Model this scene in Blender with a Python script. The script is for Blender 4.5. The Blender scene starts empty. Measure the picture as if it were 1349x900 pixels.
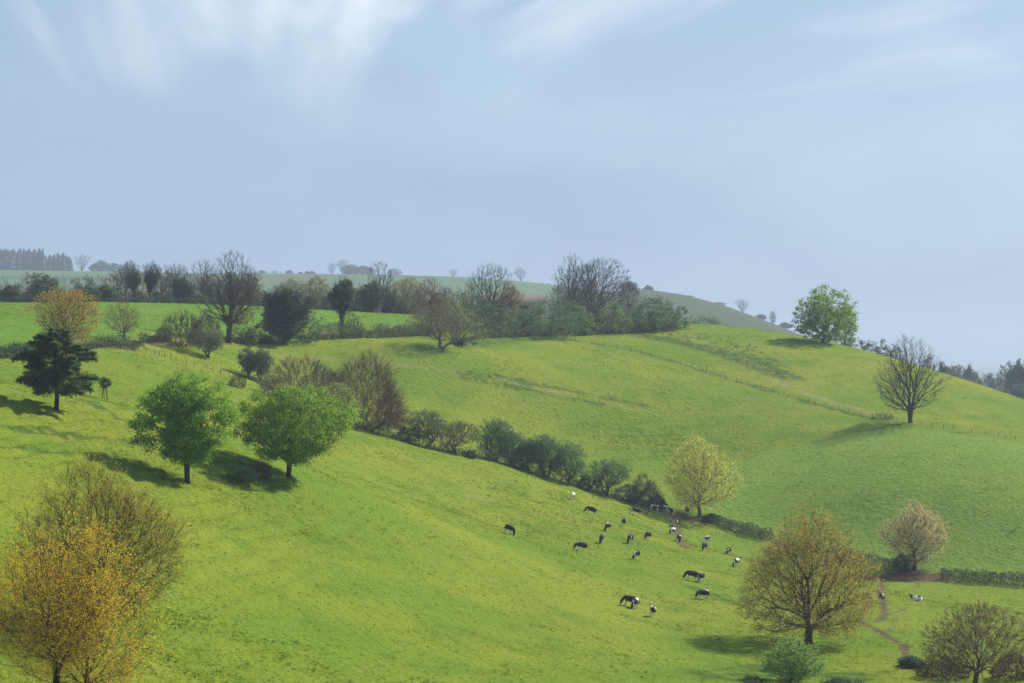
import bpy, math, random
import numpy as np
from mathutils import Vector, Matrix
R = math.radians
scene = bpy.context.scene
col = scene.collection

# ------------------------------------------------------------------ camera
F = 3185.0; CX = 674.5; HY = 472.0            # focal length / principal column / horizon row, photograph pixels
cam_d = bpy.data.cameras.new('camera'); cam = bpy.data.objects.new('camera', cam_d); col.objects.link(cam)
cam_d.sensor_width = 36.0; cam_d.lens = F / 1349.0 * 36.0
cam_d.shift_y = (HY - 450.0) / 1349.0
cam_d.clip_start = 0.5; cam_d.clip_end = 60000.0
cam.location = (0, 0, 0); cam.rotation_euler = (R(90), 0, 0)
scene.camera = cam

# ------------------------------------------------------------------ sky, sun, exposure
SUN_AZ, SUN_EL = 49.0, 39.0                   # degrees right of the view direction, degrees above the horizon
world = bpy.data.worlds.new('World'); scene.world = world; world.use_nodes = True
def build_world():
    nt = world.node_tree; nt.nodes.clear(); N = nt.nodes.new; L = nt.links.new
    out = N('ShaderNodeOutputWorld'); bg = N('ShaderNodeBackground'); L(bg.outputs[0], out.inputs[0])
    sky = N('ShaderNodeTexSky'); sky.sky_type = 'NISHITA'; sky.sun_disc = False
    sky.sun_elevation = R(SUN_EL); sky.sun_rotation = R(SUN_AZ)
    sky.altitude = 100; sky.air_density = 1.0; sky.dust_density = 0.6; sky.ozone_density = 2.2
    tc = N('ShaderNodeTexCoord')
    sep = N('ShaderNodeSeparateXYZ'); L(tc.outputs['Generated'], sep.inputs[0])
    def m(op, a, b=None, c=None):
        n = N('ShaderNodeMath'); n.operation = op
        for i, v in enumerate((a, b, c)):
            if v is None: continue
            if isinstance(v, (int, float)): n.inputs[i].default_value = v
            else: L(v, n.inputs[i])
        return n.outputs[0]
    zc = m('MAXIMUM', sep.outputs[2], 0.0)
    den = m('ADD', zc, 0.055)
    px = m('DIVIDE', sep.outputs[0], den); py = m('DIVIDE', sep.outputs[1], den)
    cmb = N('ShaderNodeCombineXYZ'); L(px, cmb.inputs[0]); L(py, cmb.inputs[1])
    def noise(scale, detail, rough, dist, rot, sc, off=(0, 0, 0)):
        mp = N('ShaderNodeMapping'); mp.inputs['Rotation'].default_value = (0, 0, R(rot)); mp.inputs['Scale'].default_value = sc
        mp.inputs['Location'].default_value = off
        L(cmb.outputs[0], mp.inputs[0])
        n = N('ShaderNodeTexNoise'); n.inputs['Scale'].default_value = scale; n.inputs['Detail'].default_value = detail
        n.inputs['Roughness'].default_value = rough; n.inputs['Distortion'].default_value = dist
        L(mp.outputs[0], n.inputs[0]); return n.outputs[0]
    def ramp(x, a, b, lo=0.0, hi=1.0):
        n = N('ShaderNodeMapRange'); n.interpolation_type = 'SMOOTHSTEP'
        n.inputs[1].default_value = a; n.inputs[2].default_value = b; n.inputs[3].default_value = lo; n.inputs[4].default_value = hi
        L(x, n.inputs[0]); return n.outputs[0]
    def mix(f, a, b):
        n = N('ShaderNodeMix'); n.data_type = 'RGBA'
        if isinstance(f, (int, float)): n.inputs[0].default_value = f
        else: L(f, n.inputs[0])
        for i, v in ((6, a), (7, b)):
            if isinstance(v, tuple): n.inputs[i].default_value = (*v, 1)
            else: L(v, n.inputs[i])
        return n.outputs[2]
    veil = ramp(noise(0.36, 4, 0.5, 0.5, 25, (1.0, 0.5, 1), WOFF[0]), 0.36, 0.64)               # broad grey cloud sheets
    wisp = ramp(noise(0.85, 7, 0.52, 0.9, -24, (1.0, 0.36, 1), WOFF[1]), 0.50, 0.68)             # bright streaks higher up
    up = ramp(sep.outputs[2], 0.075, 0.15)
    low = ramp(sep.outputs[2], -0.01, 0.16, 1.0, 0.0)
    K = 10.0                                                                                     # radiances in the sky texture's units
    c = mix(m('MULTIPLY', low, 0.92), sky.outputs[0], tuple(v * K for v in SKYLOW))
    c = mix(m('MULTIPLY', veil, 0.7), c, tuple(v * K for v in SKYVEIL))
    bank = ramp(noise(0.75, 5, 0.55, 0.4, 60, (1.0, 0.3, 1), (21.3, 4.4, 0)), 0.42, 0.68)             # thin darker cloud banks
    c = mix(m('MULTIPLY', bank, 0.4), c, tuple(v * K for v in (0.30, 0.41, 0.59)))
    c = mix(m('MULTIPLY', m('MULTIPLY', wisp, up), 0.9), c, tuple(v * K for v in (0.90, 0.95, 1.0)))
    L(c, bg.inputs[0]); bg.inputs[1].default_value = 0.067
WOFF = ((15.7, 6.8, 0), (27.02, 38.97, 0)); SKYLOW = (0.285, 0.46, 0.72); SKYVEIL = (0.35, 0.475, 0.655)
build_world()
sun_d = bpy.data.lights.new('sun', 'SUN'); sun = bpy.data.objects.new('sun', sun_d); col.objects.link(sun)
sun_d.energy = 5.0; sun_d.angle = R(1.5); sun_d.color = (1.0, 0.93, 0.80)
_sd = Vector((math.sin(R(SUN_AZ)) * math.cos(R(SUN_EL)), math.cos(R(SUN_AZ)) * math.cos(R(SUN_EL)), math.sin(R(SUN_EL))))
sun.rotation_euler = _sd.to_track_quat('Z', 'Y').to_euler(); sun.location = _sd * 400
scene.view_settings.view_transform = 'Standard'; scene.view_settings.look = 'None'
scene.view_settings.exposure = 0.72; scene.view_settings.gamma = 1.0
scene.render.engine = 'CYCLES'
cy = scene.cycles
cy.use_denoising = True; cy.max_bounces = 5; cy.diffuse_bounces = 3; cy.transmission_bounces = 3; cy.glossy_bounces = 1
cy.transparent_max_bounces = 4; cy.volume_bounces = 0; cy.use_adaptive_sampling = True; cy.adaptive_threshold = 0.01

# ------------------------------------------------------------------ helpers
def tag(o, label=None, cat=None, group=None, kind=None):
    for k, v in (('label', label), ('category', cat), ('group', group), ('kind', kind)):
        if v: o[k] = v
    return o
def mk_mesh(name, V, faces, mats=(), fm=None, smooth=False):
    """V (n,3); faces: list of (m,k) int arrays; fm: list of material indices per array"""
    V = np.ascontiguousarray(V, np.float32)
    me = bpy.data.meshes.new(name)
    faces = [f for f in faces if len(f)] if fm is None else faces
    me.vertices.add(len(V)); me.vertices.foreach_set('co', V.ravel())
    tot = np.concatenate([np.full(len(f), f.shape[1], np.int32) for f in faces]) if faces else np.zeros(0, np.int32)
    idx = np.concatenate([np.asarray(f, np.int32).ravel() for f in faces]) if faces else np.zeros(0, np.int32)
    me.loops.add(len(idx)); me.loops.foreach_set('vertex_index', idx)
    me.polygons.add(len(tot)); st = np.concatenate([[0], np.cumsum(tot)[:-1]]).astype(np.int32) if len(tot) else tot
    me.polygons.foreach_set('loop_start', st)
    if fm:
        me.polygons.foreach_set('material_index', np.concatenate([np.full(len(f), k, np.int32) for f, k in zip(faces, fm)]))
    if smooth: me.polygons.foreach_set('use_smooth', np.ones(len(tot), bool))
    for m_ in mats: me.materials.append(m_)
    me.update(calc_edges=True); me.validate(); return me
def link(name, data, parent=None, loc=(0, 0, 0)):
    o = bpy.data.objects.new(name, data); col.objects.link(o); o.location = loc
    if parent: o.parent = parent
    return o
def thing(name, label, cat, loc, group=None, rz=0.0):
    o = link(name, None, None, loc); o.rotation_euler = (0, 0, rz); o.empty_display_size = 0.5
    return tag(o, label, cat, group)
def hash2(ix, iy, s):
    n = (ix.astype(np.int64) * 374761393 + iy.astype(np.int64) * 668265263 + s * 974711) & 0x7fffffff
    n = ((n ^ (n >> 13)) * 1274126177) & 0x7fffffff
    return ((n ^ (n >> 16)) & 0xffff) / 65535.0
def vnoise(x, y, s=0):
    ix = np.floor(x); iy = np.floor(y); fx = x - ix; fy = y - iy
    fx = fx * fx * (3 - 2 * fx); fy = fy * fy * (3 - 2 * fy)
    a = hash2(ix, iy, s); b = hash2(ix + 1, iy, s); c = hash2(ix, iy + 1, s); d = hash2(ix + 1, iy + 1, s)
    return (a + (b - a) * fx) * (1 - fy) + (c + (d - c) * fx) * fy - 0.5
def in_poly(x, y, poly):
    x = np.asarray(x); y = np.asarray(y); r = np.zeros(x.shape, bool); n = len(poly)
    for i in range(n):
        x0, y0 = poly[i]; x1, y1 = poly[(i + 1) % n]
        c = ((y0 > y) != (y1 > y)) & (x < (x1 - x0) * (y - y0) / ((y1 - y0) or 1e-9) + x0); r ^= c
    return r
def seg_dist(x, y, line):
    d = np.full(np.shape(x), 1e9)
    for (x0, y0), (x1, y1) in zip(line[:-1], line[1:]):
        dx, dy = x1 - x0, y1 - y0; t = np.clip(((x - x0) * dx + (y - y0) * dy) / (dx * dx + dy * dy + 1e-9), 0, 1)
        d = np.minimum(d, np.hypot(x - x0 - t * dx, y - y0 - t * dy))
    return d
def nodes_of(name):
    m = bpy.data.materials.new(name); m.use_nodes = True; nt = m.node_tree; nt.nodes.clear()
    out = nt.nodes.new('ShaderNodeOutputMaterial'); return m, nt, nt.nodes.new, nt.links.new, out

# ------------------------------------------------------------------ terrain surface z(x, y)
CP=[(0,900,190),(300,900,212),(700,900,258),(1040,900,286),(1349,900,288),
(0,760,225),(0,600,285),(80,541,328),(0,520,345),(0,470,450),(140,525,350),(247,636,318),(380,628,335),(310,605,330),(520,760,300),(350,760,270),(669,700,400),(600,640,440),
(829,797,345),(752,658,490),(858,812,335),(925,788,360),(960,730,440),(1064,850,318),(1161,795,385),(1207,792,395),(1200,870,306),(1349,830,345),
(320,492,560),(420,545,505),(490,568,480),(560,590,490),(650,607,500),(760,640,512),(870,670,520),(923,681,520),(1010,708,510),(1100,733,495),(1207,752,480),(1349,768,470),
(200,460,520),(260,485,500),(700,560,575),(900,600,570),(1100,650,525),(1300,660,505),(1195,556,590),(1349,582,560),(1050,525,625),(930,490,650),(830,460,680),(600,500,590),(450,500,575),(580,458,610),(460,445,625),(330,455,585),(295,452,570),(700,440,690),(840,437,725),(890,432,745),
(0,400,700),(200,399,730),(300,402,740),(540,415,760),(545,440,660),(130,455,500),(250,442,545),(420,435,640),(100,425,580),
(0,425,900),(500,430,900),(0,445,1050),(500,450,1050),
(930,430,800),(1010,436,770),(1085,448,745),(1150,463,725),(1240,491,695),(1349,529,660),(1040,500,650),(1150,510,650),(1300,555,610),(1600,640,600),
(930,450,900),(1085,477,860),(1240,527,800),(1349,572,760),(1100,500,1050),(1349,560,1050),(840,450,860),(700,450,860),(700,470,1050),
(-250,470,430),(-250,900,170),(-250,600,260),(-250,400,700),(1600,790,460),(1600,900,270)]
RAW=[(0,0,-2.2),(20,40,-13),(-20,40,-12),(45,85,-25),(-45,85,-22),(0,120,-28),(60,150,-34),(-50,130,-25)]
P=np.array([((a-CX)/F*d,d,-(b-HY)/F*d) for a,b,d in CP]+RAW)
def _k(r2): return np.where(r2>0,0.5*r2*np.log(np.maximum(r2,1e-12)),0.0)
def _fit(P,lam):
    S=P[:,:2]/100.; n=len(S)
    A=np.zeros((n+3,n+3)); A[:n,:n]=_k(((S[:,None]-S[None])**2).sum(-1))+lam*np.eye(n)
    A[:n,n]=1;A[n,:n]=1;A[:n,n+1:]=S;A[n+1:,:n]=S.T
    return S,np.linalg.solve(A,np.r_[P[:,2],0,0,0])
S_,W_=_fit(P,0.03)
def zbase(x,y):
    x=np.asarray(x,float);y=np.asarray(y,float);sh=np.broadcast(x,y).shape
    x=np.broadcast_to(x,sh).ravel();y=np.broadcast_to(y,sh).ravel()
    t=.26*y+15; x=np.clip(x,-t,t)/100.; yy=y/100.
    out=W_[-3]+W_[-2]*x+W_[-1]*yy
    for i in range(len(S_)): out=out+W_[i]*_k((x-S_[i,0])**2+(yy-S_[i,1])**2)
    return out.reshape(sh)
def smooth(x, a, b):
    t = np.clip((x - a) / (b - a), 0, 1); return t * t * (3 - 2 * t)
def relief(x, y, zb):
    """small unevenness of the pasture: hummocks, tussocks and the little contour steps that cattle tread"""
    px = CX + x / np.maximum(y, 1) * F
    h = 0.30 * vnoise(x / 19, y / 23, 1) + 0.15 * vnoise(x / 7.3, y / 9.1, 2) + 0.11 * vnoise(x / 3.1, y / 3.9, 3) + 0.08 * vnoise(x / 1.3, y / 1.5, 4)
    wob = zb + 1.6 * vnoise(x / 26, y / 30, 5) + 0.8 * vnoise(x / 9, y / 11, 6) + .3 * vnoise(x / 3, y / 3, 7)
    step = np.clip(np.sin(wob * 2 * np.pi / 1.15) * 1.6, -1, 1)
    amp = 0.13 * smooth(vnoise(x / 22, y / 30, 8), -.15, .2) * smooth(-px, -480, -300) * smooth(y, 225, 270) * smooth(-y, -470, -400)
    amp = amp + 0.36 * smooth(px, 560, 640) * smooth(-px, -960, -860) * smooth(y, 545, 575) * smooth(-y, -650, -620) * smooth(vnoise(x / 24, y / 24, 9), .0, .3)
    amp = amp + 0.04 * smooth(y, 230, 260) * smooth(-y, -520, -440) * smooth(vnoise(x / 45, y / 45, 12), -.1, .3)
    return h + amp * step
def zf(x, y):
    x = np.asarray(x, float); y = np.asarray(y, float); zb = zbase(x, y); return zb + relief(x, y, zb)
_RD = np.concatenate([np.arange(150, 820, 0.5)])
def hit(px, py):
    """where the sight line through a photograph pixel first meets the ground"""
    x = (px - CX) / F * _RD; z = zf(x, _RD); s = -(py - HY) / F * _RD
    k = np.where(z >= s)[0]
    if not len(k): d = 720.0
    else: d = _RD[k[0]]
    return at(px, d)
def at(px, d):
    x = (px - CX) / F * d; return Vector((x, d, float(zf(np.array([x]), np.array([d]))[0])))
def normal(x, y, e=1.2):
    p = zf(np.array([x - e, x + e, x, x]), np.array([y, y, y - e, y + e]))
    return Vector((-(p[1] - p[0]) / (2 * e), -(p[3] - p[2]) / (2 * e), 1)).normalized()

# ------------------------------------------------------------------ ground
def mat_grass():
    m, nt, N, L, out = nodes_of('pasture_grass')
    tc = N('ShaderNodeTexCoord'); P = tc.outputs['Object']
    def noise(scale, detail=3, sc=(1, 1, 1), rot=0, rough=.55):
        mp = N('ShaderNodeMapping'); mp.inputs['Scale'].default_value = sc; mp.inputs['Rotation'].default_value = (0, 0, rot); L(P, mp.inputs[0])
        n = N('ShaderNodeTexNoise'); n.inputs['Scale'].default_value = scale; n.inputs['Detail'].default_value = detail; n.inputs['Roughness'].default_value = rough
        L(mp.outputs[0], n.inputs[0]); return n.outputs[0]
    def ramp(x, a, b):
        n = N('ShaderNodeMapRange'); n.interpolation_type = 'SMOOTHSTEP'; n.inputs[1].default_value = a; n.inputs[2].default_value = b; L(x, n.inputs[0]); return n.outputs[0]
    def mix(f, a, b, t='MIX'):
        n = N('ShaderNodeMix'); n.data_type = 'RGBA'; n.blend_type = t
        if isinstance(f, (int, float)): n.inputs[0].default_value = f
        else: L(f, n.inputs[0])
        for i, v in ((6, a), (7, b)):
            if isinstance(v, tuple): n.inputs[i].default_value = (*v, 1)
            else: L(v, n.inputs[i])
        return n.outputs[2]
    def attr(nm): n = N('ShaderNodeAttribute'); n.attribute_name = nm; return n.outputs['Fac']
    def mul(a, b):
        n = N('ShaderNodeMath'); n.operation = 'MULTIPLY'
        for i, v in enumerate((a, b)):
            if isinstance(v, (int, float)): n.inputs[i].default_value = v
            else: L(v, n.inputs[i])
        return n.outputs[0]
    pasture = mix(ramp(noise(0.03, 4), .35, .65), (0.130, 0.207, 0.017), (0.188, 0.230, 0.022))
    pasture = mix(mul(ramp(noise(0.11, 4, (1, .6, 1)),   .48, .68), .75), pasture, (0.100, 0.178, 0.014))
    cool = mix(ramp(noise(0.06, 3), .35, .65), (0.135, 0.232, 0.030), (0.160, 0.245, 0.034))
    crop = mix(ramp(noise(0.05, 3), .35, .65), (0.098, 0.215, 0.022), (0.130, 0.235, 0.026))
    g = mix(attr('cool'), pasture, cool); g = mix(attr('crop'), g, crop)
    g = mix(mul(attr('dry'), .6), g, (0.24, 0.22, 0.075))
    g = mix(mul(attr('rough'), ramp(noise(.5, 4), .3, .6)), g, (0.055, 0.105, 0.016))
    g = mix(mul(ramp(noise(1.1, 5, (1, .5, 1)), .52, .7), .35), g, (0.075, 0.135, 0.012))
    g = mix(mul(ramp(noise(.35, 6, (1, .7, 1)), .58, .75), .35), g, (0.25, 0.24, 0.06))
    mud = mul(attr('mud'), ramp(noise(.9, 4), .25, .45))
    g = mix(mud, g, mix(noise(.7, 4), (0.12, 0.062, 0.040), (0.065, 0.047, 0.034)))
    bs = N('ShaderNodeBsdfPrincipled'); L(g, bs.inputs['Base Color']); bs.inputs['Roughness'].default_value = .8; bs.inputs['Specular IOR Level'].default_value = .02
    tr = N('ShaderNodeBsdfTranslucent'); L(g, tr.inputs[0])
    b1 = N('ShaderNodeBump'); b1.inputs['Strength'].default_value = 1.0; b1.inputs['Distance'].default_value = .75; L(noise(.9, 6, (1, .75, 1), .2, .68), b1.inputs['Height'])
    L(b1.outputs[0], bs.inputs['Normal'])
    L(bs.outputs[0], out.inputs[0]); return m
M_GRASS = mat_grass()

MUD = [([(870, 672), (890, 678), (905, 683)], 5.0, 1.0), ([(1150, 762), (1195, 757), (1235, 760)], 4.5, 1.0), ([(1165, 763), (1215, 763)], 5, .9),
       ([(890, 682), (893, 700), (897, 712), (902, 722)], 1.8, .8), ([(885, 680), (905, 697)], 1.2, .7),
       ([(1162, 768), (1160, 785), (1165, 798)], 1.1, .9), ([(1165, 798), (1166, 812), (1155, 820)], .9, .9), ([(1163, 812), (1185, 805), (1192, 800)], .7, .6),
       ([(1130, 818), (1160, 833), (1190, 850), (1193, 862)], .9, .95), ([(1193, 850), (1192, 866)], 1.1, .8), ([(1170, 835), (1180, 815)], .6, .5),
       ([(1210, 762), (1209, 775)], .8, .6), ([(1030, 820), (1080, 840), (1150, 855)], .7, .35),
       ([(985, 460), (1010, 468), (1035, 484), (1045, 498)], .9, .55), ([(975, 462), (1003, 474), (1024, 488), (1034, 500)], .8, .5)]
POLY_COOL = [(925, 648), (955, 612), (1005, 597), (1130, 571), (1195, 562), (1700, 640), (1700, 800), (1349, 770), (1207, 753), (1010, 707), (925, 682)]
POLY_CROP = [(-900, 380), (575, 380), (570, 440), (420, 437), (330, 447), (215, 447), (130, 453), (60, 463), (-900, 520)]
def world_line(line): return [tuple(hit(a, b))[:2] for a, b in line]
def build_ground():
    t_in = np.linspace(-300, 1650, 400); c = np.concatenate([np.linspace(-14000, -400, 24), t_in, np.linspace(1760, 15000, 24)])
    d = np.concatenate([np.linspace(-60, 140, 34), np.arange(146, 190, 6.), np.arange(192, 450, 1.), np.arange(451, 760, 1.35), np.arange(762, 1080, 6.)])
    tt = (c - CX) / F
    D, T = np.meshgrid(d, tt, indexing='ij'); X = T * np.maximum(D, 45); Y = D
    Z = zf(X, Y)
    nr, nc = X.shape
    V = np.stack([X, Y, Z], -1).reshape(-1, 3)
    i = np.arange(nr * nc).reshape(nr, nc)
    Fq = np.stack([i[:-1, :-1], i[:-1, 1:], i[1:, 1:], i[1:, :-1]], -1).reshape(-1, 4)
    me = mk_mesh('ground', V, [Fq], [M_GRASS], smooth=True)
    x, y, z = V.T
    PX = CX + x / np.maximum(y, 1) * F; PY = HY - z / np.maximum(y, 1) * F
    jx = PX + 9 * vnoise(x / 5, y / 5, 21); jy = PY + 5 * vnoise(x / 6, y / 6, 22)
    def put(nm, v):
        a = me.attributes.new(nm, 'FLOAT', 'POINT'); a.data.foreach_set('value', np.ascontiguousarray(v, np.float32))
    put('cool', (in_poly(jx, jy, POLY_COOL) & (y > 440)) * 1.0)
    put('crop', (in_poly(PX, PY, POLY_CROP) & (y > 440)) * 1.0)
    mud = np.zeros(len(V))
    for line, w, a in MUD:
        wl = world_line(line); dd = seg_dist(x, y, wl) + .5 * vnoise(x / 1.7, y / 1.7, 31)
        mud = np.maximum(mud, a * (1 - smooth(dd, w * .38, w * .85)))
    put('mud', mud)
    dry = np.zeros(len(V)); rough = np.zeros(len(V))
    for line, w in (([(60, 465), (130, 453), (215, 447), (250, 442)], 6), ([(405, 440), (545, 432)], 6), ([(340, 466), (430, 472), (560, 485), (640, 497), (720, 512), (800, 530), (900, 552)], 1.6), ([(600, 650), (690, 668), (760, 690)], 1.4), ([(900, 445), (960, 465), (1040, 510), (1150, 545)], 3)):
        dry = np.maximum(dry, 1 - smooth(seg_dist(x, y, world_line(line)) + 3 * vnoise(x / 6, y / 6, 33), w * .4, w))
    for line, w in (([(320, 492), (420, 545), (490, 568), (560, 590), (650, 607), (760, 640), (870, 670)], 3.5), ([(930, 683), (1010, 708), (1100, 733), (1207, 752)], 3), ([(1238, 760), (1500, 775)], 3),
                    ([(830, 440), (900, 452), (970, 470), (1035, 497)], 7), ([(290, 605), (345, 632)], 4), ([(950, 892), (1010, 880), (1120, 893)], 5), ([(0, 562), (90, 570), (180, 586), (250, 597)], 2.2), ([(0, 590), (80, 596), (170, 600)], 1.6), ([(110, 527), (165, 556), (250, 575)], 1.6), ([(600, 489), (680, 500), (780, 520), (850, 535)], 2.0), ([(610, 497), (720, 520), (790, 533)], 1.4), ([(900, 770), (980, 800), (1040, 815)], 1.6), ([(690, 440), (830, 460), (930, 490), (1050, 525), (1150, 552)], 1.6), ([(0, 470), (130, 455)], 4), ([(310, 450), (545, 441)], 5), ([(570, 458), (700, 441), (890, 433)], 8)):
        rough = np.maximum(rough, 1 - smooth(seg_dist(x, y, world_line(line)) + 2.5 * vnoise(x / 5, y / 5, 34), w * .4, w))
    put('dry', dry); put('rough', rough)
    tag(link('ground', me), kind='structure')
build_ground()

# ------------------------------------------------------------------ far hills and the plain out to the horizon
def z_far(x, y):
    px = CX + x / np.maximum(y, 1) * F
    z = np.full(np.shape(x), -75.0) + 45 * smooth(-y, -3000, -1300)
    plate = -75 + 84 * smooth(-px, -720, -600) * smooth(-y, -2300, -1300)
    skl = np.interp(px, [-3000, -400, 0, 160, 330, 480, 620, 720, 850, 1000, 1150, 1300], [400, 366, 358, 361, 363, 364, 369, 377, 392, 425, 475, 520])
    a = ((HY - skl) / F * DL + 75) * np.where(y < DL, smooth(y, 1300, DL) ** 1.1, 1 - smooth(y, DL, 6800))
    skr = np.interp(px, [520, 640, 740, 800, 850, 900, 950, 1000, 1040, 1100, 1160, 1260], [440, 415, 396, 388, 385, 391.5, 404, 421, 436, 462, 495, 525])
    b = np.maximum((HY - skr) / F * DR + 75, 0) * np.where(y < DR, smooth(y, 1100, DR), 1 - smooth(y, DR, 4100))
    return np.maximum(z + np.maximum(a, b), plate) + 1.5 * vnoise(x / 130, y / 160, 51) + 4 * vnoise(x / 420, y / 380, 52) * smooth(y, 1300, 2000)
DL, DR = 4200.0, 2900.0
def at_far(px, d):
    x = (px - CX) / F * d; return Vector((x, d, float(z_far(np.array([x]), np.array([float(d)]))[0])))
def mat_far():
    m, nt, N, L, out = nodes_of('far_fields')
    tc = N('ShaderNodeTexCoord')
    vo = N('ShaderNodeTexVoronoi'); vo.inputs['Scale'].default_value =   .0024; L(tc.outputs['Object'], vo.inputs[0])
    cr = N('ShaderNodeValToRGB'); L(vo.outputs['Color'], cr.inputs[0]); e = cr.color_ramp; e.interpolation = 'CONSTANT'
    e.elements[0].color = (.085, .135, .035, 1); e.elements[1].position = .75; e.elements[1].color = (.09, .105, .045, 1)
    k = e.elements.new(.3); k.color = (.075, .15, .05, 1); k = e.elements.new(.52); k.color = (.065, .135, .045, 1)
    n = N('ShaderNodeTexNoise'); n.inputs['Scale'].default_value = .02; n.inputs['Detail'].default_value = 5; L(tc.outputs['Object'], n.inputs[0])
    at_ = N('ShaderNodeAttribute'); at_.attribute_name = 'down'
    mx = N('ShaderNodeMix'); mx.data_type = 'RGBA'; L(at_.outputs['Fac'], mx.inputs[0]); L(cr.outputs[0], mx.inputs[6]); mx.inputs[7].default_value = (.07, .085, .045, 1)
    mm = N('ShaderNodeMix'); mm.data_type = 'RGBA'; mm.blend_type = 'MULTIPLY'; mm.inputs[0].default_value = .5
    mr = N('ShaderNodeMapRange'); L(n.outputs[0], mr.inputs[0]); mr.inputs[3].default_value = .5; mr.inputs[4].default_value = 1.5
    L(mx.outputs[2], mm.inputs[6]); L(mr.outputs[0], mm.inputs[7])
    b = N('ShaderNodeBsdfDiffuse'); L(mm.outputs[2], b.inputs[0]); L(b.outputs[0], out.inputs[0]); return m
def build_hills():
    c = np.concatenate([np.linspace(-9000, -500, 30), np.linspace(-450, 1800, 240), np.linspace(1850, 10500, 30)])
    d = np.concatenate([np.arange(880, 4400, 26.), np.arange(4420, 5600, 130.), np.array([5700, 6200, 5500, 7000, 9000, 12000, 16000, 20000.])])
    D, T = np.meshgrid(d, (c - CX) / F, indexing='ij'); X = T * D; Y = D; Z = z_far(X, Y); nr, nc = X.shape
    V = np.stack([X, Y, Z], -1).reshape(-1, 3); i = np.arange(nr * nc).reshape(nr, nc)
    me = mk_mesh('hills', V, [np.stack([i[:-1, :-1], i[:-1, 1:], i[1:, 1:], i[1:, :-1]], -1).reshape(-1, 4)], [mat_far()], smooth=True)
    x, y, z = V.T; px = CX + x / y * F
    a = me.attributes.new('down', 'FLOAT', 'POINT'); a.data.foreach_set('value', (smooth(px, 660, 760) * smooth(-y, -3500, -3200)).astype(np.float32))
    tag(link('hills', me), kind='structure')
build_hills()

# ------------------------------------------------------------------ plant materials (colours come from each part's own properties)
def mat_leaf():
    m, nt, N, L, out = nodes_of('leaf')
    a = N('ShaderNodeAttribute'); a.attribute_type = 'OBJECT'; a.attribute_name = 'leaf'
    g = N('ShaderNodeNewGeometry')
    hs = N('ShaderNodeHueSaturation'); L(a.outputs['Color'], hs.inputs['Color'])
    def mr(lo, hi, src): n = N('ShaderNodeMapRange'); n.inputs[3].default_value = lo; n.inputs[4].default_value = hi; L(src, n.inputs[0]); return n.outputs[0]
    w = N('ShaderNodeTexWhiteNoise'); w.noise_dimensions = '1D'; L(g.outputs['Random Per Island'], w.inputs['W'])
    L(mr(.465, .53, w.outputs[0]), hs.inputs['Hue']); L(mr(.6, 1.45, g.outputs['Random Per Island']), hs.inputs['Value'])
    d = N('ShaderNodeBsdfPrincipled'); L(hs.outputs[0], d.inputs['Base Color']); d.inputs['Roughness'].default_value = .55; d.inputs['Specular IOR Level'].default_value = .12
    t = N('ShaderNodeBsdfTranslucent'); L(hs.outputs[0], t.inputs[0])
    mx = N('ShaderNodeMixShader'); mx.inputs[0].default_value = .5; L(d.outputs[0], mx.inputs[1]); L(t.outputs[0], mx.inputs[2]); L(mx.outputs[0], out.inputs[0]); return m
def mat_twig():
    m, nt, N, L, out = nodes_of('twig')
    a = N('ShaderNodeAttribute'); a.attribute_type = 'OBJECT'; a.attribute_name = 'twig'
    g = N('ShaderNodeNewGeometry'); hs = N('ShaderNodeHueSaturation'); L(a.outputs['Color'], hs.inputs['Color'])
    n = N('ShaderNodeMapRange'); n.inputs[3].default_value = .6; n.inputs[4].default_value = 1.4; L(g.outputs['Random Per Island'], n.inputs[0]); L(n.outputs[0], hs.inputs['Value'])
    d = N('ShaderNodeBsdfDiffuse'); L(hs.outputs[0], d.inputs[0]); L(d.outputs[0], out.inputs[0]); return m
def mat_bark():
    m, nt, N, L, out = nodes_of('bark')
    a = N('ShaderNodeAttribute'); a.attribute_type = 'OBJECT'; a.attribute_name = 'bark'
    tc = N('ShaderNodeTexCoord'); mp = N('ShaderNodeMapping'); mp.inputs['Scale'].default_value = (1, 1, .25); L(tc.outputs['Object'], mp.inputs[0])
    n = N('ShaderNodeTexNoise'); n.inputs['Scale'].default_value = 4; n.inputs['Detail'].default_value = 5; L(mp.outputs[0], n.inputs[0])
    hs = N('ShaderNodeHueSaturation'); L(a.outputs['Color'], hs.inputs['Color'])
    r = N('ShaderNodeMapRange'); r.inputs[3].default_value = .4; r.inputs[4].default_value = 1.6; L(n.outputs[0], r.inputs[0]); L(r.outputs[0], hs.inputs['Value'])
    d = N('ShaderNodeBsdfDiffuse'); L(hs.outputs[0], d.inputs[0]); b = N('ShaderNodeBump'); b.inputs['Distance'].default_value = .05; L(n.outputs[0], b.inputs['Height']); L(b.outputs[0], d.inputs['Normal'])
    L(d.outputs[0], out.inputs[0]); return m
M_LEAF, M_TWIG, M_BARK = mat_leaf(), mat_twig(), mat_bark()

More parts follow.
